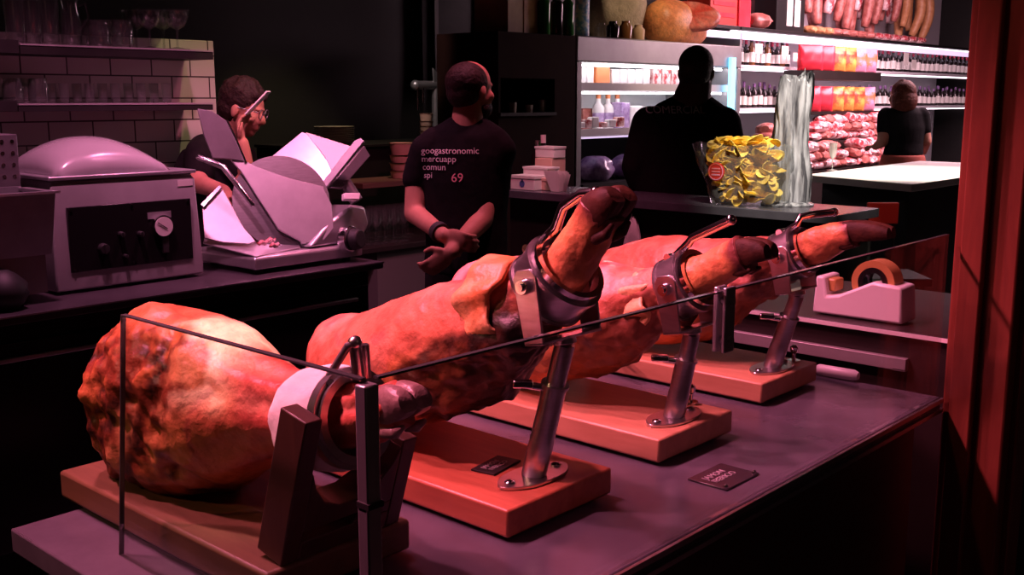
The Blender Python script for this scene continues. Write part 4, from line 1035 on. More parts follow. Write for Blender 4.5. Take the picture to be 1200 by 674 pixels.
# white cartons and paper at the bar's left end
def zbar(px, py): return at_z(px, py, KZ)
def carton(px0, px1, y0, y1, X, z, label, m, logo=False, d=.10, lid=True):
    a = at_x(px0, y1, X); b = at_x(px1, y0, X)
    t = thing('carton', label, 'carton', (X + d / 2, (a.y + b.y) / 2, z)); h = b.z - at_x(px1, y1, X).z
    MB().bb((X, b.y, z + .0005), (X + d, a.y, z + h)).build('box_body', m, t, bevel=.004)
    MB().bb((X - .003, b.y - .003, z + h * .80), (X + d + .003, a.y + .003, z + h + .002)).build('lid', m, t, bevel=.002)
    if logo:
        mb = MB(); yc = (a.y + b.y) / 2 + .0; mb.cyl((X - .0015, yc, z + h * .45), (X + .001, yc, z + h * .45), .018); mb.bb((X - .0015, yc - .006, z + h * .55), (X + .001, yc + .006, z + h * .75)); mb.build('blue_mark', M['blue'], t)
    return t, h
X0 = 4.22
t, h1 = carton(598, 626, 204, 221, X0, KZ, 'small white carton with blue mark at the left end of the bar', M['offwhite'], True)
t, h2 = carton(627, 646, 206, 220, X0 + .06, KZ, 'small pinkish carton under the stacked ones on the bar', M['cup'])
t, h3_ = carton(613, 641, 195, 206, X0 + .10, KZ + h2 + .004, 'pale flat carton lying on top of two cartons on the bar', M['offwhite'])
t, h4 = carton(627, 649, 181, 194, X0 + .22, KZ + .16, 'topmost small white carton of the pile on the bar', M['offwhite'])
MB_ = MB().bb((X0 + .21, t.location.y - .06, KZ), (X0 + .33, t.location.y + .06, KZ + .159)).build('carton', M['cup'], bevel=.004)
tag(MB_, 'taller pinkish carton at the back of the carton pile', 'carton')
c = at_x(652, 219, X0 + .05)
nb_ = thing('napkin_bundle', 'fan of white paper napkins beside the cartons on the bar', 'napkins', (X0 + .05, c.y, KZ))
for i in range(9):
    a = -.35 + .7 * i / 8
    MB().prism([V((X0 + .03 + .008 * i, c.y + .02, KZ + .002)), V((X0 + .03 + .008 * i, c.y - .03, KZ + .002)), V((X0 + .03 + .008 * i - .01, c.y - .04 - .05 * math.sin(a + .2), KZ + .10 + .01 * math.cos(i * 2))), V((X0 + .03 + .008 * i - .01, c.y + .05 - .04 * math.sin(a), KZ + .105))], (.0012, 0, 0)).build('napkin', M['offwhite'], nb_)
# bottle prototype maker
def bottle(name, label, cat, group, glass_m, cap_m, lab_m, h=.3, r=.037, lab=True, shoulder=.62, n=16, extra=None):
    t = thing(name, label, cat, (0, 0, 0), group)
    s = h * shoulder
    MB().lathe([(.001, 0), (r * .96, 0), (r, .006), (r, s), (r * .85, s + h * .06), (r * .42, s + h * .13), (r * .37, h * .97), (.001, h * .97)], (0, 0, 0), n).build('bottle_body', glass_m, t, smooth=60)
    MB().lathe([(.001, h * .84), (r * .42, h * .84), (r * .42, h), (.001, h)], (0, 0, 0), n).build('capsule', cap_m, t)
    if lab: MB().lathe([(r + .0008, s * .22), (r + .0008, s * .8)], (0, 0, 0), n, cap=False).build('label', lab_m, t)
    return t
for i, (px, y, h) in enumerate(((657, 214, .25), (668, 214, .28), (676, 213, .24))):
    a = zbar(px, y)
    bt = bottle('bottle', ['dark squat bottle right of the paper napkins on the bar', 'tallest dark bottle right of the napkins on the bar', 'dark bottle nearest the fridge edge on the bar'][i], 'bottle', None, M['wine'], [M['chrome'], M['label'], M['green']][i], M['kraft'], h, .036, i == 1)
    place(bt, (4.53, a.y - .02, KZ))

# crisps in a clear bag
X1 = 4.235
A = [at_x(819, 168, X1 + .05), at_x(916, 172, X1 + .05), at_x(906, 240, X1), at_x(834, 240, X1)]
ya0, ya1 = A[3].y, A[2].y; yt0, yt1 = A[0].y, A[1].y; zt1 = A[0].z
cb = thing('crisp_bag', 'clear open bag with red round badge, full of yellow crisps, on the bar', 'crisp bag', (X1 + .1, (ya0 + ya1) / 2, KZ))
def bagring(y0, y1, x0, x1, z, j=0):
    g = []
    for k in range(40):
        q = k / 40 * 4; s_, f = int(q), q % 1
        x, y = [(x0, y0 + (y1 - y0) * f), (x0 + (x1 - x0) * f, y1), (x1, y1 + (y0 - y1) * f), (x1 + (x0 - x1) * f, y0)][s_]
        g.append(V((x + .006 * math.sin(k * 2.1 + j), y + .005 * math.sin(k * 1.7 + j * 2), z + (.008 * math.sin(k * .9) if j > 3 else 0))))
    return g
R = []
for i in range(7):
    q = i / 6
    R.append(bagring(ya0 + (yt0 - ya0) * q, ya1 + (yt1 - ya1) * q, X1 - .01 * q, X1 + .15 + .02 * q, KZ + .002 + (zt1 - KZ) * q, i))
mb = MB(); mb.loft(R, cap=False); mb.f.append(tuple(range(40)))
mb.build('bag_film', M['film'], cb, smooth=180)
bc = at_x(841, 201, X1 - .012)
q = MB().cyl(bc + V((-.016, 0, 0)), bc + V((-.010, 0, 0)), .042, n=32).build('badge', M['red'], cb); q['label'] = 'red round badge'
mb = MB().ring(bc + V((-.0165, 0, 0)), (1, 0, 0), .038, .034, .002)
for k in (-1, 0, 1): mb.bb((bc.x - .0175, bc.y - .022, bc.z + k * .014 - .003), (bc.x - .0158, bc.y + .022, bc.z + k * .014 + .003))
mb.build('badge_print', M['pinkbag'], q)
# crisps
mb = MB(); rnd = random.Random(5)
for k in range(260):
    q = rnd.random() ** .8; z = KZ + .02 + (zt1 - KZ) * 1.0 * q
    y = ya0 + (yt0 - ya0) * q + (ya1 - ya0 + (yt1 - yt0 - ya1 + ya0) * q) * rnd.uniform(.1, .9); x = X1 + .12 * rnd.random() ** 1.6 + .01
    if q > .78: y = yt0 + (yt1 - yt0) * rnd.uniform(.22, .85)
    Rm = Matrix.Rotation(rnd.uniform(0, 6), 3, 'Z') @ Matrix.Rotation(rnd.uniform(-1.2, 1.2), 3, 'X') @ Matrix.Rotation(rnd.uniform(-.6, .6), 3, 'Y')
    r = rnd.uniform(.026, .042); g0 = []; g1 = []
    rows_ = [[V((x, y, z)) + Rm @ V((r * s_ * math.cos(2 * PI * j / 14), r * s_ * .8 * math.sin(2 * PI * j / 14), 18 * (r * s_ * math.cos(2 * PI * j / 14)) ** 2 * .5 + dz)) for j in range(14)] for s_, dz in ((.05, 0), (.6, 0), (1, 0), (1, .0022), (.6, .0022), (.05, .0022))]
    mb.loft(rows_)
o = mb.build('potato_crisps', M['chip'], smooth=60)
tag(o, 'yellow potato crisps heaped in the clear bag on the bar', 'crisps', kind='stuff')

# tall bundle wrapped in clear film
X2 = 4.465
b0 = at_x(925, 236, X2); top = at_x(918, 92, X2).z
wr = thing('film_wrapped_bundle', 'tall bundle wrapped in crumpled clear film standing behind the crisp bag', 'wrapped bundle', (X2, b0.y, KZ))
R = []
for i in range(50):
    q = i / 49; g = []; z = KZ + .012 + (top - KZ - .012) * q
    hw = .100 - .034 * q + .008 * math.sin(q * 9)
    for j in range(60):
        a = 2 * PI * j / 60; p = V((math.cos(a), math.sin(a), z * 3))
        k = 1 + .42 * noise.fractal(V((math.cos(a) * 3.4, math.sin(a) * 3.4, z * 1.6)), 1, 2, 5) + .10 * abs(math.sin(a * 9 + z * 5)) - .05
        g.append(V((X2 + math.cos(a) * hw * .8 * k, b0.y + .02 * (1 - q) + math.sin(a) * hw * k, z + .07 * noise.noise(V((math.cos(a) * 2, math.sin(a) * 2, 0))) * q ** 3)))
    R.append(g)
mb = MB(); mb.loft(R)
fm = mat('crumpled_film', (.08, .08, .095), (.55, .56, .62), 26, .2, 0, 1.0, stretch=(1, 1, .12), bscale=34, lo=.4, hi=.62)
mb.build('film_wrap', fm, wr, smooth=180)
MB().lathe([(.001, 0), (.118, 0), (.12, .006), (.1, .016), (.001, .022)], (X2 - .02, b0.y, KZ + .0005), 32).build('film_skirt', fm, wr, smooth=60)
# cloth hanging on the bar front
c = at_x(737, 278, KX - .0)
hz0 = at_x(737, 254, KX).z; hz1 = at_x(737, 303, KX).z; R = []
for i in range(14):
    q = i / 13; hw = .012 + .055 * q ** .8; g = []
    for j in range(24):
        a = 2 * PI * j / 24
        g.append(V((KX + .035 + math.cos(a) * (.012 + .006 * math.sin(q * 5)), c.y + math.sin(a) * hw * (1 + .1 * math.sin(a * 5)), hz0 + (hz1 - hz0) * q)))
    R.append(g)
mb = MB(); mb.loft(R)
hc_ = thing('hanging_cloth', 'small white cloth hanging from a hook on the bar front', 'cloth', (KX + .03, c.y, hz1))
mb.build('cloth_body', M['cloth'], hc_, smooth=180)
MB().tube([(KX + .06, c.y, hz0 + .015), (KX + .02, c.y, hz0 + .012), (KX + .018, c.y, hz0 - .01), (KX + .035, c.y, hz0 - .014)], .004, 8).build('hook', M['chrome'], hc_)

# white topped table
w1 = at_z(1069, 216, KZ); w0_ = at_z(944, 204.5, KZ); wx1 = 8.3
wtb = thing('white_table', 'white topped high counter with dark body, champagne flute on it', 'table', ((w1.x + wx1) / 2, (w1.y + w0_.y) / 2, 0))
xw = (w1.x + w0_.x) / 2 - .1
tp_ = [V((w1.x, w1.y, KZ - .045)), V((wx1, w1.y, KZ - .045)), V((wx1, w0_.y + .05, KZ - .045)), V((w0_.x, w0_.y, KZ - .045))]
MB().prism(tp_, (0, 0, .045)).build('tabletop', M['tabletop'], wtb, bevel=.004)
MB().prism([V((p.x + dx, p.y + dy, 0)) for p, dx, dy in zip(tp_, (.12, -.1, -.1, .12), (.06, .06, -.06, -.06))], (0, 0, KZ - .046)).build('table_body', M['black'], wtb)
fx = at_z(975, 200, KZ)
fl_h = (at_d(975, 167, (fx - EYE).dot(FW)).z - KZ)
fg = MB().lathe([(.001, 0), (.034, 0), (.034, .003), (.005, .01), (.0045, fl_h * .4), (.018, fl_h * .5), (.028, fl_h * .75), (.026, fl_h), (.024, fl_h), (.026, fl_h * .75), (.015, fl_h * .52), (.001, fl_h * .45)], (fx.x, fx.y, KZ + .0005), 24, cap=False).build('champagne_flute', glassmat('bright_flute_glass', (.95, .95, .93), .05, 1.9, .3, (.9, .88, .85)), smooth=60)
tag(fg, 'slender champagne flute standing at the left of the white table', 'glass')
# red bar stool in front of the table
a = at_d(1034, 250, 5.4)
st_ = thing('bar_stool', 'dark bar stool with red seat back below the white table', 'stool', (a.x, a.y, 0))
Rz = Matrix.Rotation(math.radians(42.2 - 90), 3, 'Z')
MB().box((a.x, a.y, a.z), (.16, .02, .11), Rz).build('seat_back', M['red'], st_, bevel=.006)
so_ = V((a.x, a.y, 0)) - vh * .15
MB().box(so_ + Zv * .72, (.32, .32, .04), Rz).build('seat', M['black'], st_, bevel=.01)
for s in (-1, 1): MB().cyl(so_ + Zv * .73 + vh * .14 + rh * s * .06, V((a.x, a.y, a.z - .05)) + rh * s * .06, .009).build('back_post', M['black'], st_)
for s in (-1, 1):
    for k in (-1, 1): MB().cyl(so_ + Zv * .70 + vh * .12 * k + rh * s * .12, so_ + vh * .17 * k + rh * s * .17, .012).build('leg', M['black'], st_)

# ------------------------------------------------------------------ tall cabinet and fridge
FY = 4.62
cx0 = at_y(584, 100, FY).x; cx1 = at_y(674, 100, FY).x; cz = at_y(640, 40, FY).z
tc = thing('tall_cabinet', 'tall dark cabinet left of the fridge with small shelf of pale cups', 'cabinet', ((cx0 + cx1) / 2, FY + .3, 0))
nz0 = at_y(620, 133, FY).z; nz1 = at_y(620, 92, FY).z
xs0 = at_y(592, 120, FY).x
b = MB(); b.bb((cx0, FY, 0), (cx1, FY + .55, nz0)).bb((cx0, FY, nz1), (cx1, FY + .55, cz)).bb((cx0, FY + .35, nz0), (cx1, FY + .55, nz1)).bb((at_y(650, 110, FY).x, FY, nz0), (cx1, FY + .35, nz1)).bb((cx0, FY, nz0), (cx0 + .02, FY + .35, nz1))
b.build('cabinet_body', M['cabinet'], tc)
MB().bb((cx0, FY - .02, nz0 - .015), (at_y(650, 110, FY).x, FY - .001, nz0 + .006)).build('shelf_edge', M['black'], tc)
for i, (px, y0) in enumerate(((601, 120), (620, 123), (636, 117))):
    a = at_y(px, 132, FY + .08); h = at_y(px, y0, FY + .08).z - nz0
    r = .026
    o = MB().lathe([(.001, 0), (r * .8, 0), (r, h), (r * .9, h), (r * .72, .006), (.001, .005)], (a.x, FY + .08, nz0 + .0005), 20, cap=False).build('cup', M['plate'], smooth=50)
    tag(o, ['leftmost pale cup in the dark cabinet niche', 'shortest pale cup, middle of the dark cabinet niche', 'tallest pale cup at the right of the cabinet niche'][i], 'cup')
# things on the cabinet
def boxon(name, label, px0, px1, m, y1=40, Y=FY + .12, d=.3, top=-30, cat='box'):
    a = at_y(px0, y1, Y); b = at_y(px1, top, Y)
    t = thing(name, label, cat, ((a.x + b.x) / 2, Y + d / 2, cz))
    MB().bb((a.x, Y, cz), (b.x, Y + d, b.z)).build('box_body', m, t, bevel=.004)
    MB().bb((a.x - .003, Y - .003, b.z - .03), (b.x + .003, Y + d + .003, b.z + .002)).build('lid', m, t, bevel=.003)
boxon('wooden_box', 'brown wooden box on the tall cabinet', 595, 613, M['kraft'])
boxon('wooden_box', 'lighter tan box right of the brown one on the cabinet', 614, 631, M['sausb'])
for i, (px, lb) in enumerate(((637, 'left green bottle on the tall cabinet'), (652, 'dark slim bottle between the green bottles on the cabinet'), (665, 'right green bottle on the tall cabinet'))):
    a = at_y(px, 40, FY + .1)
    bt = bottle('bottle', lb, 'bottle', None, M['green'] if i != 1 else M['wine'], M['label'], M['green'], .33, .045, False); place(bt, (a.x, FY + .1, cz))

fx0 = at_y(676, 100, FY).x; fx1 = at_y(868, 100, FY).x
fz = at_y(676, 41, FY).z
fd = thing('display_fridge', 'tall open display fridge with grey header and lit white shelves', 'fridge', ((fx0 + fx1) / 2, FY + .4, 0))
hz_ = at_y(690, 73, FY + .02).z
sA = at_y(690, 103, FY + .05).z; sB = at_y(690, 157, FY + .05).z; sC = at_y(720, 211, FY + .1).z
MB().bb((fx0, FY, hz_), (fx1, FY + .75, fz)).build('header', M['tin'], fd, bevel=.01)
for a, b in ((fx0, fx0 + .055), (fx1 - .055, fx1)): MB().bb((a, FY, 0), (b, FY + .75, hz_ - .001)).build('side_panel', M['tin'], fd, bevel=.004)
MB().bb((fx0 + .056, FY + .70, 0), (fx1 - .056, FY + .75, hz_ - .001)).build('back_panel', M['white'], fd)
MB().bb((fx0 + .056, FY + .556, sC + .001), (fx1 - .056, FY + .5599, sB - .021)).build('well_shade', M['black'], fd)  # added black sheet, stands for the unlit back of the well
MB().bb((fx0 + .056, FY - .02, 0), (fx1 - .056, FY + .559, sC)).build('lower_well', M['black'], fd)
for z in (sA, sB): 
    sh_ = MB().bb((fx0 + .056, FY + .05, z - .02), (fx1 - .056, FY + .559, z)).build('shelf', M['shelfw'], fd)
    MB().bb((fx0 + .06, FY + .03, z - .018), (fx1 - .06, FY + .049, z + .035)).build('price_rail', M['shelfw'], sh_)
for z in (hz_ - .02, sA - .04): MB().bb((fx0 + .1, FY + .12, z), (fx1 - .1, FY + .15, z + .012)).build('light_strip', M['led'], fd)
bx0 = at_y(858, 60, FY - .01).x; 
MB().bb((bx0 - .035, FY - .03, sB), (bx0 + .035, FY - .004, hz_ + .08)).build('blue_light_strip', M['ledblue'], fd)['label'] = 'glowing blue edge strip'
MB().bb((fx0 + .1, FY + .1, sB - .036), (fx1 - .1, FY + .13, sB - .022)).build('light_strip', M['ledlilac'], fd)  # added strip, put in to brighten the packs in the well
# goods in the fridge
def pk(name, label, cat, px0, px1, y0, z, Y, m, group=None, d=.16, bev=.008):
    a = at_y(px0, 100, Y).x; b = at_y(px1, 100, Y).x; h = max(at_y((px0 + px1) / 2, y0, Y).z - z, .03)
    o = MB().bb((a, Y, z + .001), (b, Y + d, z + h)).build(name, m, bevel=bev)
    return tag(o, label, cat, group)
YF = FY + .2
for px in (679, 688): pk('package', 'white package at the left end of the top fridge shelf', 'package', px, px + 8, 78, sA, YF, M['packw'], 'white packages on the top fridge shelf')
pk('package', 'orange package on the top fridge shelf', 'package', 699, 715, 75, sA + .0, YF, M['orange'])
for px in (718, 727, 736, 745, 754): pk('package', 'white package right of the orange one in the fridge', 'package', px, px + 8, 79 + (px % 3) * 2, sA, YF, M['packw'], 'white packages beside the orange one')
for px in (766, 777, 788): pk('package', 'pinkish meat pack on the top fridge shelf beside the man in the dark', 'meat pack', px, px + 9, 80, sA, YF, M['pack'], 'meat packs on the top fridge shelf')
ph_ = at_y(710, 108, YF).z - sB
jb = bottle('juice_bottle', 'tall bottle with orange cap on the lower fridge shelf', 'bottle', 'orange capped bottles in the fridge', M['packw'], M['orange'], M['packp'], ph_, .045, True, .6)
for i, px in enumerate((701, 712, 723)):
    o = jb if i == 0 else copy_tree(jb); place(o, (at_y(px, 140, YF + .1).x, YF + .1, sB))
for i, px in enumerate((679, 687, 695, 705, 715, 725)): pk('package', 'small rosy pack at the front of the lower fridge shelf', 'meat pack', px, px + 8, 143 - (i % 3) * 3, sB + .04, FY + .06, M['pack'] if i % 2 else M['packw'], 'small packs at the front of the lower fridge shelf', .05)
pk('package', 'reddish carton left of the orange capped bottles', 'carton', 684, 697, 127, sB, YF + .15, M['saus'])
pk('package', 'violet pack right of the orange capped bottles', 'package', 730, 739, 120, sB, YF, M['packp'])
pk('package', 'pale tilted tray right of the violet pack in the fridge', 'package', 740, 754, 124, sB, YF, M['packw'])
for i, (p0, p1) in enumerate(((690, 720), (728, 762))):
    R = []; a = at_y(p0, 200, FY + .1).x; b = at_y(p1, 200, FY + .1).x; zh = at_y(700, 184, FY + .1).z - sC
    for k in range(12):
        q = k / 11; rr = math.sin(PI * (.12 + .8 * q)) ** .5; g = []
        for j in range(28):
            an = 2 * PI * j / 28; w_ = 1 + .18 * noise.noise(V((math.cos(an) * 3, math.sin(an) * 3, q * 4 + i * 7)))
            g.append(V(((a + b) / 2 + math.cos(an) * (b - a) / 2 * rr * w_, FY + .16 + math.sin(an) * .12 * rr * w_, sC + .001 + zh * q)))
        R.append(g)
    o = MB().loft(R).build('film_pack', M['packp'], smooth=50)
    tag(o, ['violet lit film pack at the left of the fridge well', 'violet lit film pack at the right of the fridge well, beside the man in the dark'][i], 'package')
# on top of the fridge
a = at_y(682, 40, FY + .1); o = bottle('bottle', 'blue and white striped bottle at the left corner of the fridge top', 'bottle', None, M['labelb'], M['labelb'], M['labelb'], .36, .05, False, .8); place(o, (a.x, FY + .1, fz))
a = at_y(695, 30, FY + .4); b = at_y(748, -60, FY + .4); R = []
for k in range(16):
    q = k / 15; rr = math.sin(PI * (.1 + .85 * q)) ** .45; g = []
    for j in range(40):
        an = 2 * PI * j / 40; w_ = 1 + .14 * noise.fractal(V((math.cos(an) * 3, math.sin(an) * 3, q * 4)), 1, 2, 3)
        g.append(V(((a.x + b.x) / 2 + math.cos(an) * (b.x - a.x) / 2 * rr * w_, FY + .42 + math.sin(an) * .22 * rr * w_, fz + .001 + (b.z - fz) * q)))
    R.append(g)
tag(MB().loft(R).build('burlap_sack', M['sack'], smooth=180), 'bulging beige burlap sack on top of the fridge', 'sack')
for i, px in enumerate((704, 718, 733, 748)):
    a = at_y(px, 41, FY + .1); h = (.1, .12, .13, .11)[i]
    o = MB().lathe([(.001, 0), (.045, 0), (.048, h * .7), (.03, h * .85), (.03, h), (.001, h)], (a.x, FY + .1, fz + .0005), 18).build('small_jar', [M['jar'], M['wine'], M['amber'], M['kraft']][i], smooth=50)
    tag(o, ['clear small jar on the fridge top, next to the striped bottle', 'dark small jar in front of the sack', 'amber small jar in front of the sack', 'brown small jar nearest the ham on the fridge'][i], 'jar')
# ham lying on the fridge
a = at_y(768, 20, FY + .2); b = at_y(826, 20, FY + .2)
hp = thing('boneless_ham', 'orange skinned ham piece with red cut face lying on the fridge', 'ham', ((a.x + b.x) / 2, FY + .2, fz))
zc = fz + .16; R = []
for k in range(14):
    q = k / 13; rr = [.5, .82, .95, 1.02, 1.06, 1.08, 1.08, 1.05, 1.0, .92, .82, .7, .55, .4][k]; g = []
    for j in range(32):
        an = 2 * PI * j / 32
        g.append(V((a.x + .02 + (b.x - a.x) * q, FY + .25 + math.sin(an) * .16 * rr, max(zc - .05 * q + math.cos(an) * .19 * rr, fz + .001))))
    R.append(g)
mb = MB().loft(R); mb.col = [mixc((.75, .3, .1), (.6, .2, .08), .5 + noise.noise(p * 8)) for p in mb.v]
mb.build('rind', M['flesh'], hp, smooth=180)
cf = MB(); n0 = V((-.42, -.72, .55)).normalized(); cc = V(((a.x + b.x) / 2 + .02, FY + .13, zc + .055)); u_ = n0.cross(V((0, 0, 1))).normalized(); w_ = n0.cross(u_)
cf.loft([[cc + n0 * dz + u_ * math.cos(2 * PI * j / 30) * .27 * s_ + w_ * math.sin(2 * PI * j / 30) * .135 * s_ for j in range(30)] for dz, s_ in ((-.02, 1.0), (.02, .97), (.034, .8), (.038, .05))])
cf.col = [mixc((.5, .05, .03), (.75, .3, .22), .3 + noise.noise(p * 14)) for p in cf.v]
cf.build('cut_face', M['flesh'], hp, smooth=180)

# ------------------------------------------------------------------ shop wall
SY = 5.25; SX0 = at_y(866, 80, SY).x; SX1 = 15.4
zT = at_y(870, 31, SY).z; zA = at_y(870, 76, SY).z; zB = at_y(870, 127, SY).z; zTop = zT
un = thing('shop_shelving', 'lit wall shelving full of wine bottles behind the woman', 'shelving', ((SX0 + SX1) / 2, SY + .3, 0))
MB().bb((SX0, SY + .62, 0), (SX1, SY + .66, 3.35)).build('back_panel', mat('pale_lit_back_panel', (.62, .55, .6), rough=.6), un)
for i, z in enumerate((zT, zA, zB)):
    s_ = MB().bb((SX0 if i else at_y(822, 80, SY).x, SY, z - .03), (SX1, SY + .61, z)).build('shelf', M['shelfw'] if i else M['darkpanel'], un, bevel=.003)
    MB().bb((SX0, SY - .012, z - .03), (SX1, SY - .001, z - .004)).build('price_rail', M['shelfw'] if i else M['black'], s_)
    MB().bb((SX0 + .05, SY + .10, z - .045), (SX1, SY + .14, z - .031)).build('light_strip', M['ledpink'], s_)
MB().bb((SX0, SY, 0), (SX0 + .04, SY + .61, zT - .06)).build('upright', M['tin'], un)
lpx0 = at_y(943, 45, SY - .03).x; lpx1 = at_y(1020, 45, SY - .03).x
MB().bb((at_y(820, 45, SY).x, SY + .0, zT - .115), (SX1, SY + .03, zT - .055)).build('light_panel', M['ledlilac'], un)['label'] = 'glowing lilac strip under the top shelf'
# bottles
def hgt(px, y0, Y, z): return at_y(px, y0, Y).z - z
hb_ = hgt(900, 45, SY + .1, zA)
protos = dict(
  wine=bottle('wine_bottle', 'dark wine bottle with red capsule on the upper lit wall shelf', 'bottle', 'dark wine bottles on the upper wall shelf', M['wine'], M['capred'], M['label'], hb_, hb_ * .135, True, n=12),
  white=bottle('wine_bottle', 'bottle with large pale label on the upper lit wall shelf, left half', 'bottle', 'pale labelled bottles on the upper wall shelf', M['amber'], M['wine'], M['label'], hb_, hb_ * .15, True, n=12),
  low=bottle('wine_bottle', 'violet capped dark bottle on the lower lit wall shelf', 'bottle', 'bottles on the lower wall shelf', M['wine'], M['cappurple'], M['label'], hb_ * .92, hb_ * .13, True, n=12),
)
used = set()
def putb(k, x, y, z, sc=1):
    o = protos[k] if k not in used else copy_tree(protos[k]); used.add(k); place(o, (x, y, z), 0, sc)
xr0 = at_y(940, 70, SY).x; xr1 = at_y(1022, 70, SY).x
x = SX0 + .12; i = 0; rnd = random.Random(11)
while x < SX1 - .2:
    inbag = xr0 - .1 < x < xr1 + .05
    if not inbag:
        left = x < xr0
        putb('white' if left and i % 3 == 0 else 'wine', x, SY + .12, zA, rnd.uniform(.86, 1.0)); 
        if i % 2 == 0: putb('wine', x + .05, SY + .32, zA, rnd.uniform(.9, 1.02))
        putb('low', x, SY + .13, zB, rnd.uniform(.85, 1.0))
        if i % 2: putb('low', x + .06, SY + .34, zB, rnd.uniform(.95, 1.05))
    x += hb_ * .30 + (.02 if x < xr0 else .07); i += 1
# price cards
for i, (px, y0, y1, z) in enumerate(((890, 51, 63, zA), (921, 54, 66, zA), (934, 62, 72, zA), (1063, 62, 76, zA), (1072, 70, 80, zA))):
    a = at_y(px, y0, SY - .02); b = at_y(px, y1, SY - .02); w_ = .07
    q = MB().bb((a.x - w_, SY - .016, min(b.z, a.z - .02)), (a.x + w_, SY - .013, a.z)).build('price_card', M['label'], un)
# red and orange bags
def bagmesh(w, h, d, m):
    R = []
    for k in range(13):
        q = k / 12; f = min(1, .12 + 3.2 * min(q, 1 - q)); fl = 1.0 if .06 < q < .94 else 1.04
        R.append([V((w / 2 * fl * math.copysign(abs(math.cos(2 * PI * j / 24)) ** .35, math.cos(2 * PI * j / 24)), d / 2 * f * math.copysign(abs(math.sin(2 * PI * j / 24)) ** .7, math.sin(2 * PI * j / 24)) * (1 + .12 * math.sin(j * 2.3 + k)), h * q)) for j in range(24)])
    return MB().loft(R)
hk_ = thing('bag_rack', 'dark double rack holding red and orange bags before the bottles', 'rack', ((xr0 + xr1) / 2, SY - .2, 0))
for row, (y0, y1) in enumerate(((51, 86), (101, 135))):
    zb0 = at_y(940, y1 - 4, SY - .25).z; zb1 = at_y(940, y0, SY - .25).z
    s_ = MB().bb((at_y(944, 90, SY - .25).x, SY - .33, zb0 - .09 if row == 0 else zb0 - .03), (at_y(1024, 90, SY - .25).x, SY - .013, zb0)).build('rack_shelf', M['darkpanel'], hk_)
    N = 6; xa_, xb_ = at_y(946, 70, SY - .25).x, at_y(1023, 70, SY - .25).x
    for k in range(N):
        w_ = (xb_ - xa_) / N; m = [M['redbag'], M['redbag'], M['orgbag'], M['orgbag'], M['orgbag'] if row else M['pinkbag'], M['pinkbag']][k]
        o = bagmesh(.255, zb1 - zb0, .10, m).build('crisp_packet', m, smooth=60, loc=(0, 0, 0))
        kind_ = 'plain red' if k < 2 else ('orange patterned' if m == M['orgbag'] else 'pinkish orange')
        rowname = 'upper' if row == 0 else 'lower'
        tag(o, '%s bag standing in the %s row of the rack' % (kind_, rowname), 'bag', '%s bags in the %s rack row' % (kind_, rowname))
        place(o, (xa_ + w_ * (k + .5), SY - .22, zb0 + .001), -.72 + rnd.uniform(-.08, .08))
MB().bb((at_y(946, 90, SY - .05).x, SY - .05, 0), (at_y(949, 90, SY - .05).x, SY - .014, zb1)).build('upright', M['black'], hk_)
# display case of packed meats
MY = 4.62
mx0 = at_y(928, 160, MY).x; mx1 = at_y(1075, 160, MY).x
mz = at_y(960, 200, MY).z; mz2 = at_y(960, 166, MY + .25).z
mc = thing('meat_display', 'low stepped display case heaped with wrapped meats behind the white table', 'display case', ((mx0 + mx1) / 2, MY + .3, 0))
MB().bb((mx0, MY, 0), (mx1, MY + .22, mz)).build('front_step', M['darkpanel'], mc)
MB().bb((mx0, MY + .221, 0), (mx1, MY + .5, mz2)).build('back_step', M['darkpanel'], mc)
def packmesh(s=0):
    R = []
    for k in range(9):
        q = k / 8; rr = math.sin(PI * (.08 + .84 * q)) ** .45
        R.append([V(((q - .5) * .19, math.cos(2 * PI * j / 16) * .075 * rr * (1 + .5 * noise.noise(V((q * 5, j * .7, s)))), .05 + math.sin(2 * PI * j / 16) * .05 * rr)) for j in range(16)])
    return MB().loft(R)
pp_ = [packmesh(s).build('meat_pack', [M['pack'], M['saus'], M['pack']][s], smooth=60, loc=(0, 0, 0)) for s in range(3)]
for s in range(3): pp_[s]['label'] = 'x'; pp_[s]['category'] = 'meat pack'
usedp = [0, 0, 0]
def heap(nx, ny, nz, xa, xb, ya, yb, z, label, group):
    for k in range(nz):
        for j in range(ny):
            for i in range(nx - k):
                s = rnd.randrange(3)
                o = pp_[s] if not usedp[s] else pp_[s].copy()
                if usedp[s]: COL.objects.link(o)
                usedp[s] = 1
                place(o, (xa + (xb - xa) * (i + .5 + k * .5) / nx, ya + (yb - ya) * (j + .5) / ny + rnd.uniform(-.02, .02), z + k * .082 + .002), rnd.uniform(-1.2, 1.2), rnd.uniform(.85, 1.2), label, group); o.rotation_euler.x = rnd.uniform(-.25, .25)
XA = mx0; XW = mx1 - mx0
heap(9, 1, 3, XA, XA + XW * .42, MY - .02, MY + .16, mz - .0, 'wrapped rosy meat pack in the front left heap of the display case', 'meat packs in the front left heap')
heap(11, 1, 3, XA + XW * .44, XA + XW * .95, MY - .02, MY + .16, mz - .0, 'wrapped rosy meat pack in the front right heap of the display case', 'meat packs in the front right heap')
heap(6, 1, 2, XA, XA + XW * .27, MY + .24, MY + .40, mz2, 'wrapped rosy meat pack in the back left heap of the display case', 'meat packs in the back left heap')
heap(12, 1, 3, XA + XW * .34, XA + XW * .95, MY + .24, MY + .40, mz2, 'wrapped rosy meat pack in the tall back heap of the display case', 'meat packs in the tall back heap')
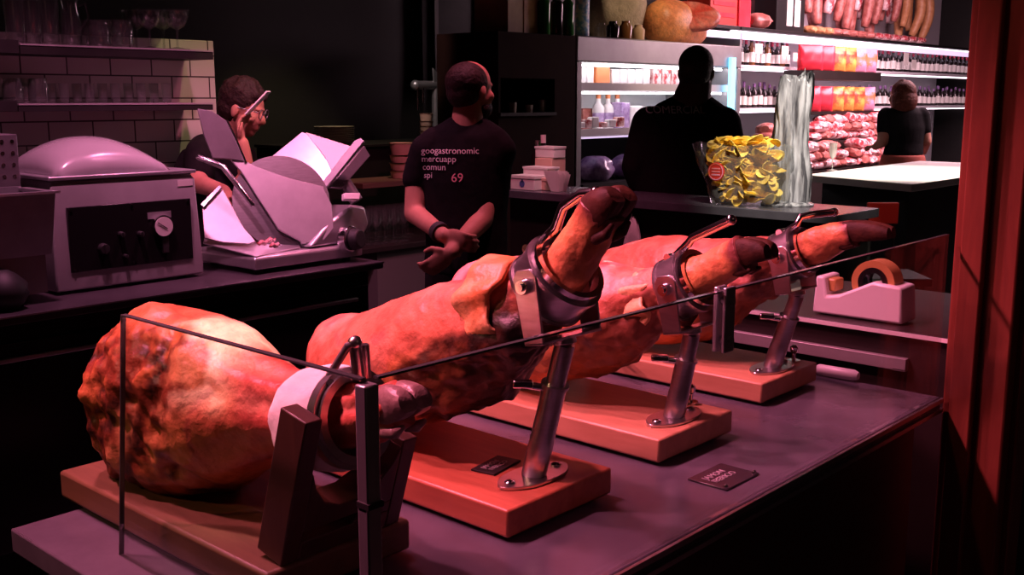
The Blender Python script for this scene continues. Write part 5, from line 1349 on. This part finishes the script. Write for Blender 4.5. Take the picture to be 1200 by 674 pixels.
# goods above the top shelf
zs_ = zT + .001
def on_top(name, label, px0, px1, y0, m, cat, Y=SY + .1, d=.25):
    a = at_y(px0, 20, Y).x; b = at_y(px1, 20, Y).x; z1 = at_y(px0, y0, Y).z
    t = thing(name, label, cat, ((a + b) / 2, Y + d / 2, zT))
    MB().bb((a, Y, zs_), (b, Y + d, z1)).build('box_body', m, t, bevel=.01)
    return t, a, b, z1, Y
t, a, b, z1, Y = on_top('red_crate', 'red crate on the shelf above the bottles', 832, 864, -25, M['red'], 'crate')
t['category'] = 'crate'
for k in range(4): MB().bb((a + .05, Y - .006, zs_ + .08 + k * .1), (b - .05, Y + .001, zs_ + .12 + k * .1)).build('print_line', M['redbag'], t)
on_top('red_box', 'plain red box right of the red crate on the top shelf', 866, 880, -25, M['redbag'], 'box')
t, a, b, z1, Y = on_top('gift_box', 'black bottle box with two white labels on the top shelf', 910, 943, -25, M['black'], 'box')
for k in (.35, .62): MB().bb((a + (b - a) * k, Y - .004, zs_ + .06), (a + (b - a) * (k + .2), Y + .001, zs_ + .32)).build('label', M['label'], t)
o = tag(packmesh(5).build('salami', M['saus'], smooth=60, loc=(0, 0, 0)), 'reddish salami lying above the black box, left one', 'sausage'); o.data.transform(Matrix.Scale(1.6, 4)); place(o, (at_y(893, 10, SY + .1).x, SY + .15, zT + .002)); o['label'] = 'thick salami between the red box and the black box'
# hanging sausages along a rail
rl = thing('hanging_rail', 'dark rail above the top shelf from which sausages hang', 'rail', (13, SY + .25, 3.2))
MB().cyl((SX0 + .4, SY + .25, 3.16), (15.4, SY + .25, 3.16), .016).build('rod', M['black'], rl)
for xx in (SX0 + .6, 13.2, 15.2): MB().cyl((xx, SY + .25, 3.16), (xx, SY + .25, 3.4), .01).build('hanger', M['black'], rl)
def sausage(name, m, ln, r, bend):
    t = thing(name, 'x', 'sausage', (0, 0, 0))
    pts = [V((bend * math.sin(PI * k / 12), 0, -.06 - ln * k / 12)) for k in range(13)]
    MB().tube(pts, [r * (.25 + .75 * min(1, math.sin(PI * (.06 + .88 * k / 12)) ** .4)) for k in range(13)], 14).build('casing', m, t, smooth=180)
    MB().tube([(0, 0, .0), (0, 0, -.07)], .006, 6).build('string', M['sack'], t)
    return t
sg = [sausage('hanging_sausage', M['saus'], .75, .075, .06), sausage('hanging_sausage', M['sausb'], .8, .07, .12), sausage('hanging_sausage', M['pack'], .62, .08, .04)]
labs = ['dark red sausage hanging above the top shelf', 'tan curved sausage hanging at the right end above the top shelf', 'pale mottled sausage hanging among the dark red ones']
grp = ['dark red hanging sausages', 'tan hanging sausages', 'pale mottled hanging sausages']
us_ = [0, 0, 0]
for i in range(26):
    px = 942 + i * 5.6; s = 1 if px > 1052 else (2 if i % 3 == 1 else 0)
    o = sg[s] if not us_[s] else copy_tree(sg[s]); us_[s] = 1
    place(o, (at_y(px, 10, SY + .25).x, SY + .25 + .1 * ((i % 2) - .5), 3.145 - .10 * rnd.random()), rnd.uniform(-1, 1), rnd.uniform(.7, .95), labs[s], grp[s])
for i in range(14):
    px = 948 + i * 10; m = M['sausb'] if i < 3 else (M['saus'] if i < 8 else M['pack'])
    o = packmesh(i).build('lying_sausage', m, smooth=60, loc=(0, 0, 0)); 
    k_ = 'tan' if i < 3 else ('dark red' if i < 8 else 'pale rosy')
    tag(o, '%s sausage lying on the front edge of the top shelf' % k_, 'sausage', '%s sausages lying on the top shelf' % k_)
    place(o, (at_y(px, 30, SY + .1).x, SY + .1, zT + .002), 1.57 + rnd.uniform(-.2, .2), .85)
# ------------------------------------------------------------------ light and camera settings
def lamp(name, kind, loc, energy, color, size=.3, target=None, spot=60, blend=.6, sy=None):
    l = bpy.data.lights.new(name, kind); l.energy = energy; l.color = color
    if kind == 'AREA':
        l.size = size
        if sy: l.shape = 'RECTANGLE'; l.size_y = sy
    else: l.shadow_soft_size = size
    if kind == 'SPOT': l.spot_size = math.radians(spot); l.spot_blend = blend
    o = bpy.data.objects.new(name, l); COL.objects.link(o); o.location = loc
    if target is not None: o.rotation_euler = (V(target) - V(loc)).to_track_quat('-Z', 'Y').to_euler()
    return o
PINK = (1, .22, .37); MAG = (1, .29, .55)
for x, e in ((.2, 195), (.65, 150), (1.1, 150), (1.55, 155)):
    lamp('counter_spot', 'SPOT', (x, 1.72, 2.65), e, PINK, .05, (x + .55, 1.18, 1.1), 58)
lamp('ham_spot', 'SPOT', (.74, 1.5, 2.7), 45, (1, .8, .42), .03, (.77, 1.23, 1.28), 9, .8)
lamp('side_spot', 'SPOT', (-.9, 2.3, 2.5), 48, (1, .48, .24), .06, (.78, 1.3, 1.1), 22)
lamp('machine_spot', 'SPOT', (1.6, 3.25, 2.9), 150, MAG, .06, (1.95, 3.78, 1.1), 75)
lamp('machine_spot', 'SPOT', (2.55, 3.3, 2.9), 115, MAG, .06, (2.75, 3.85, 1.1), 70)
lamp('bar_spot', 'SPOT', (3.3, 2.9, 3.0), 120, PINK, .08, (3.5, 3.7, 1.2), 80)
lamp('carton_fill', 'SPOT', (3.9, 3.1, 2.8), 45, (1, .72, .78), .04, (4.32, 3.75, 1.15), 18)  # added narrow light to whiten the cartons and napkins
lamp('bag_fill', 'SPOT', (3.3, 1.5, 2.9), 380, (1, .86, .72), .05, (4.36, 2.24, 1.36), 24)  # added light to bring up the crisps and the film bundle
lamp('back_bar_fill', 'SPOT', (4.3, 4.75, 3.2), 75, (1, .8, .5), .05, (4.25, 5.4, 1.5), 50)  # added warm light for the plates, no lamp known there
lamp('fridge_top_fill', 'SPOT', (6.6, 3.6, 3.3), 90, (1, .72, .5), .06, (7.2, 4.8, 2.2), 70)  # added warm light for the ham and sack on the fridge
lamp('shop_fill', 'AREA', (10.2, 3.9, 3.2), 480, (1, .60, .71), 1.2, (10.4, 4.9, 1.0), sy=4)  # area fill added over the shop besides the shelf strips
lamp('table_spot', 'SPOT', (6.8, 2.8, 3.2), 520, (1, .93, .82), .1, (6.9, 2.8, 1.1), 50)
k = lamp('wall_end_fill', 'SPOT', (3.0, 3.5, 3.0), 34, (1, .82, .36), .02, (2.78, 4.6, 1.55), 50, .1); k.scale = (.22, 1, 1)  # added warm light, cone squeezed to shape the lit strip on the wall
lamp('riser_fill', 'SPOT', (2.3, 1.9, 2.6), 80, MAG, .05, (2.42, 1.2, 1.2), 26)  # added to brighten the tape dispenser
lamp('post_fill', 'SPOT', (1.0, 1.3, 2.9), 18, (1, .35, .28), .05, (2.2, .7, 1.5), 40)  # added red light for the left face of the post
lamp('stool_fill', 'SPOT', (4.9, 1.0, 2.6), 30, (1, .5, .45), .05, tuple(at_d(1034, 250, 5.4)), 12)  # added only to bring up the red seat back
lamp('tap_fill', 'SPOT', (3.9, 4.7, 2.9), 60, (1, .75, .72), .04, (ta.x - .06, YT, tt.z - .05), 24)  # separate light added so the tap shows
lamp('front_fill', 'AREA', (1.2, -1.6, 3.0), 1.2, (1, .42, .36), 1.5, (1.6, 1.0, 1.0))  # weak fill added from the camera side
w = bpy.data.worlds.new('world'); S.world = w; w.use_nodes = True
w.node_tree.nodes['Background'].inputs[0].default_value = (.02, .012, .013, 1)
w.node_tree.nodes['Background'].inputs[1].default_value = .2
vs = S.view_settings; vs.view_transform = 'Standard'; vs.look = 'None'; vs.exposure = 0; vs.gamma = 1; vs.use_curve_mapping = False
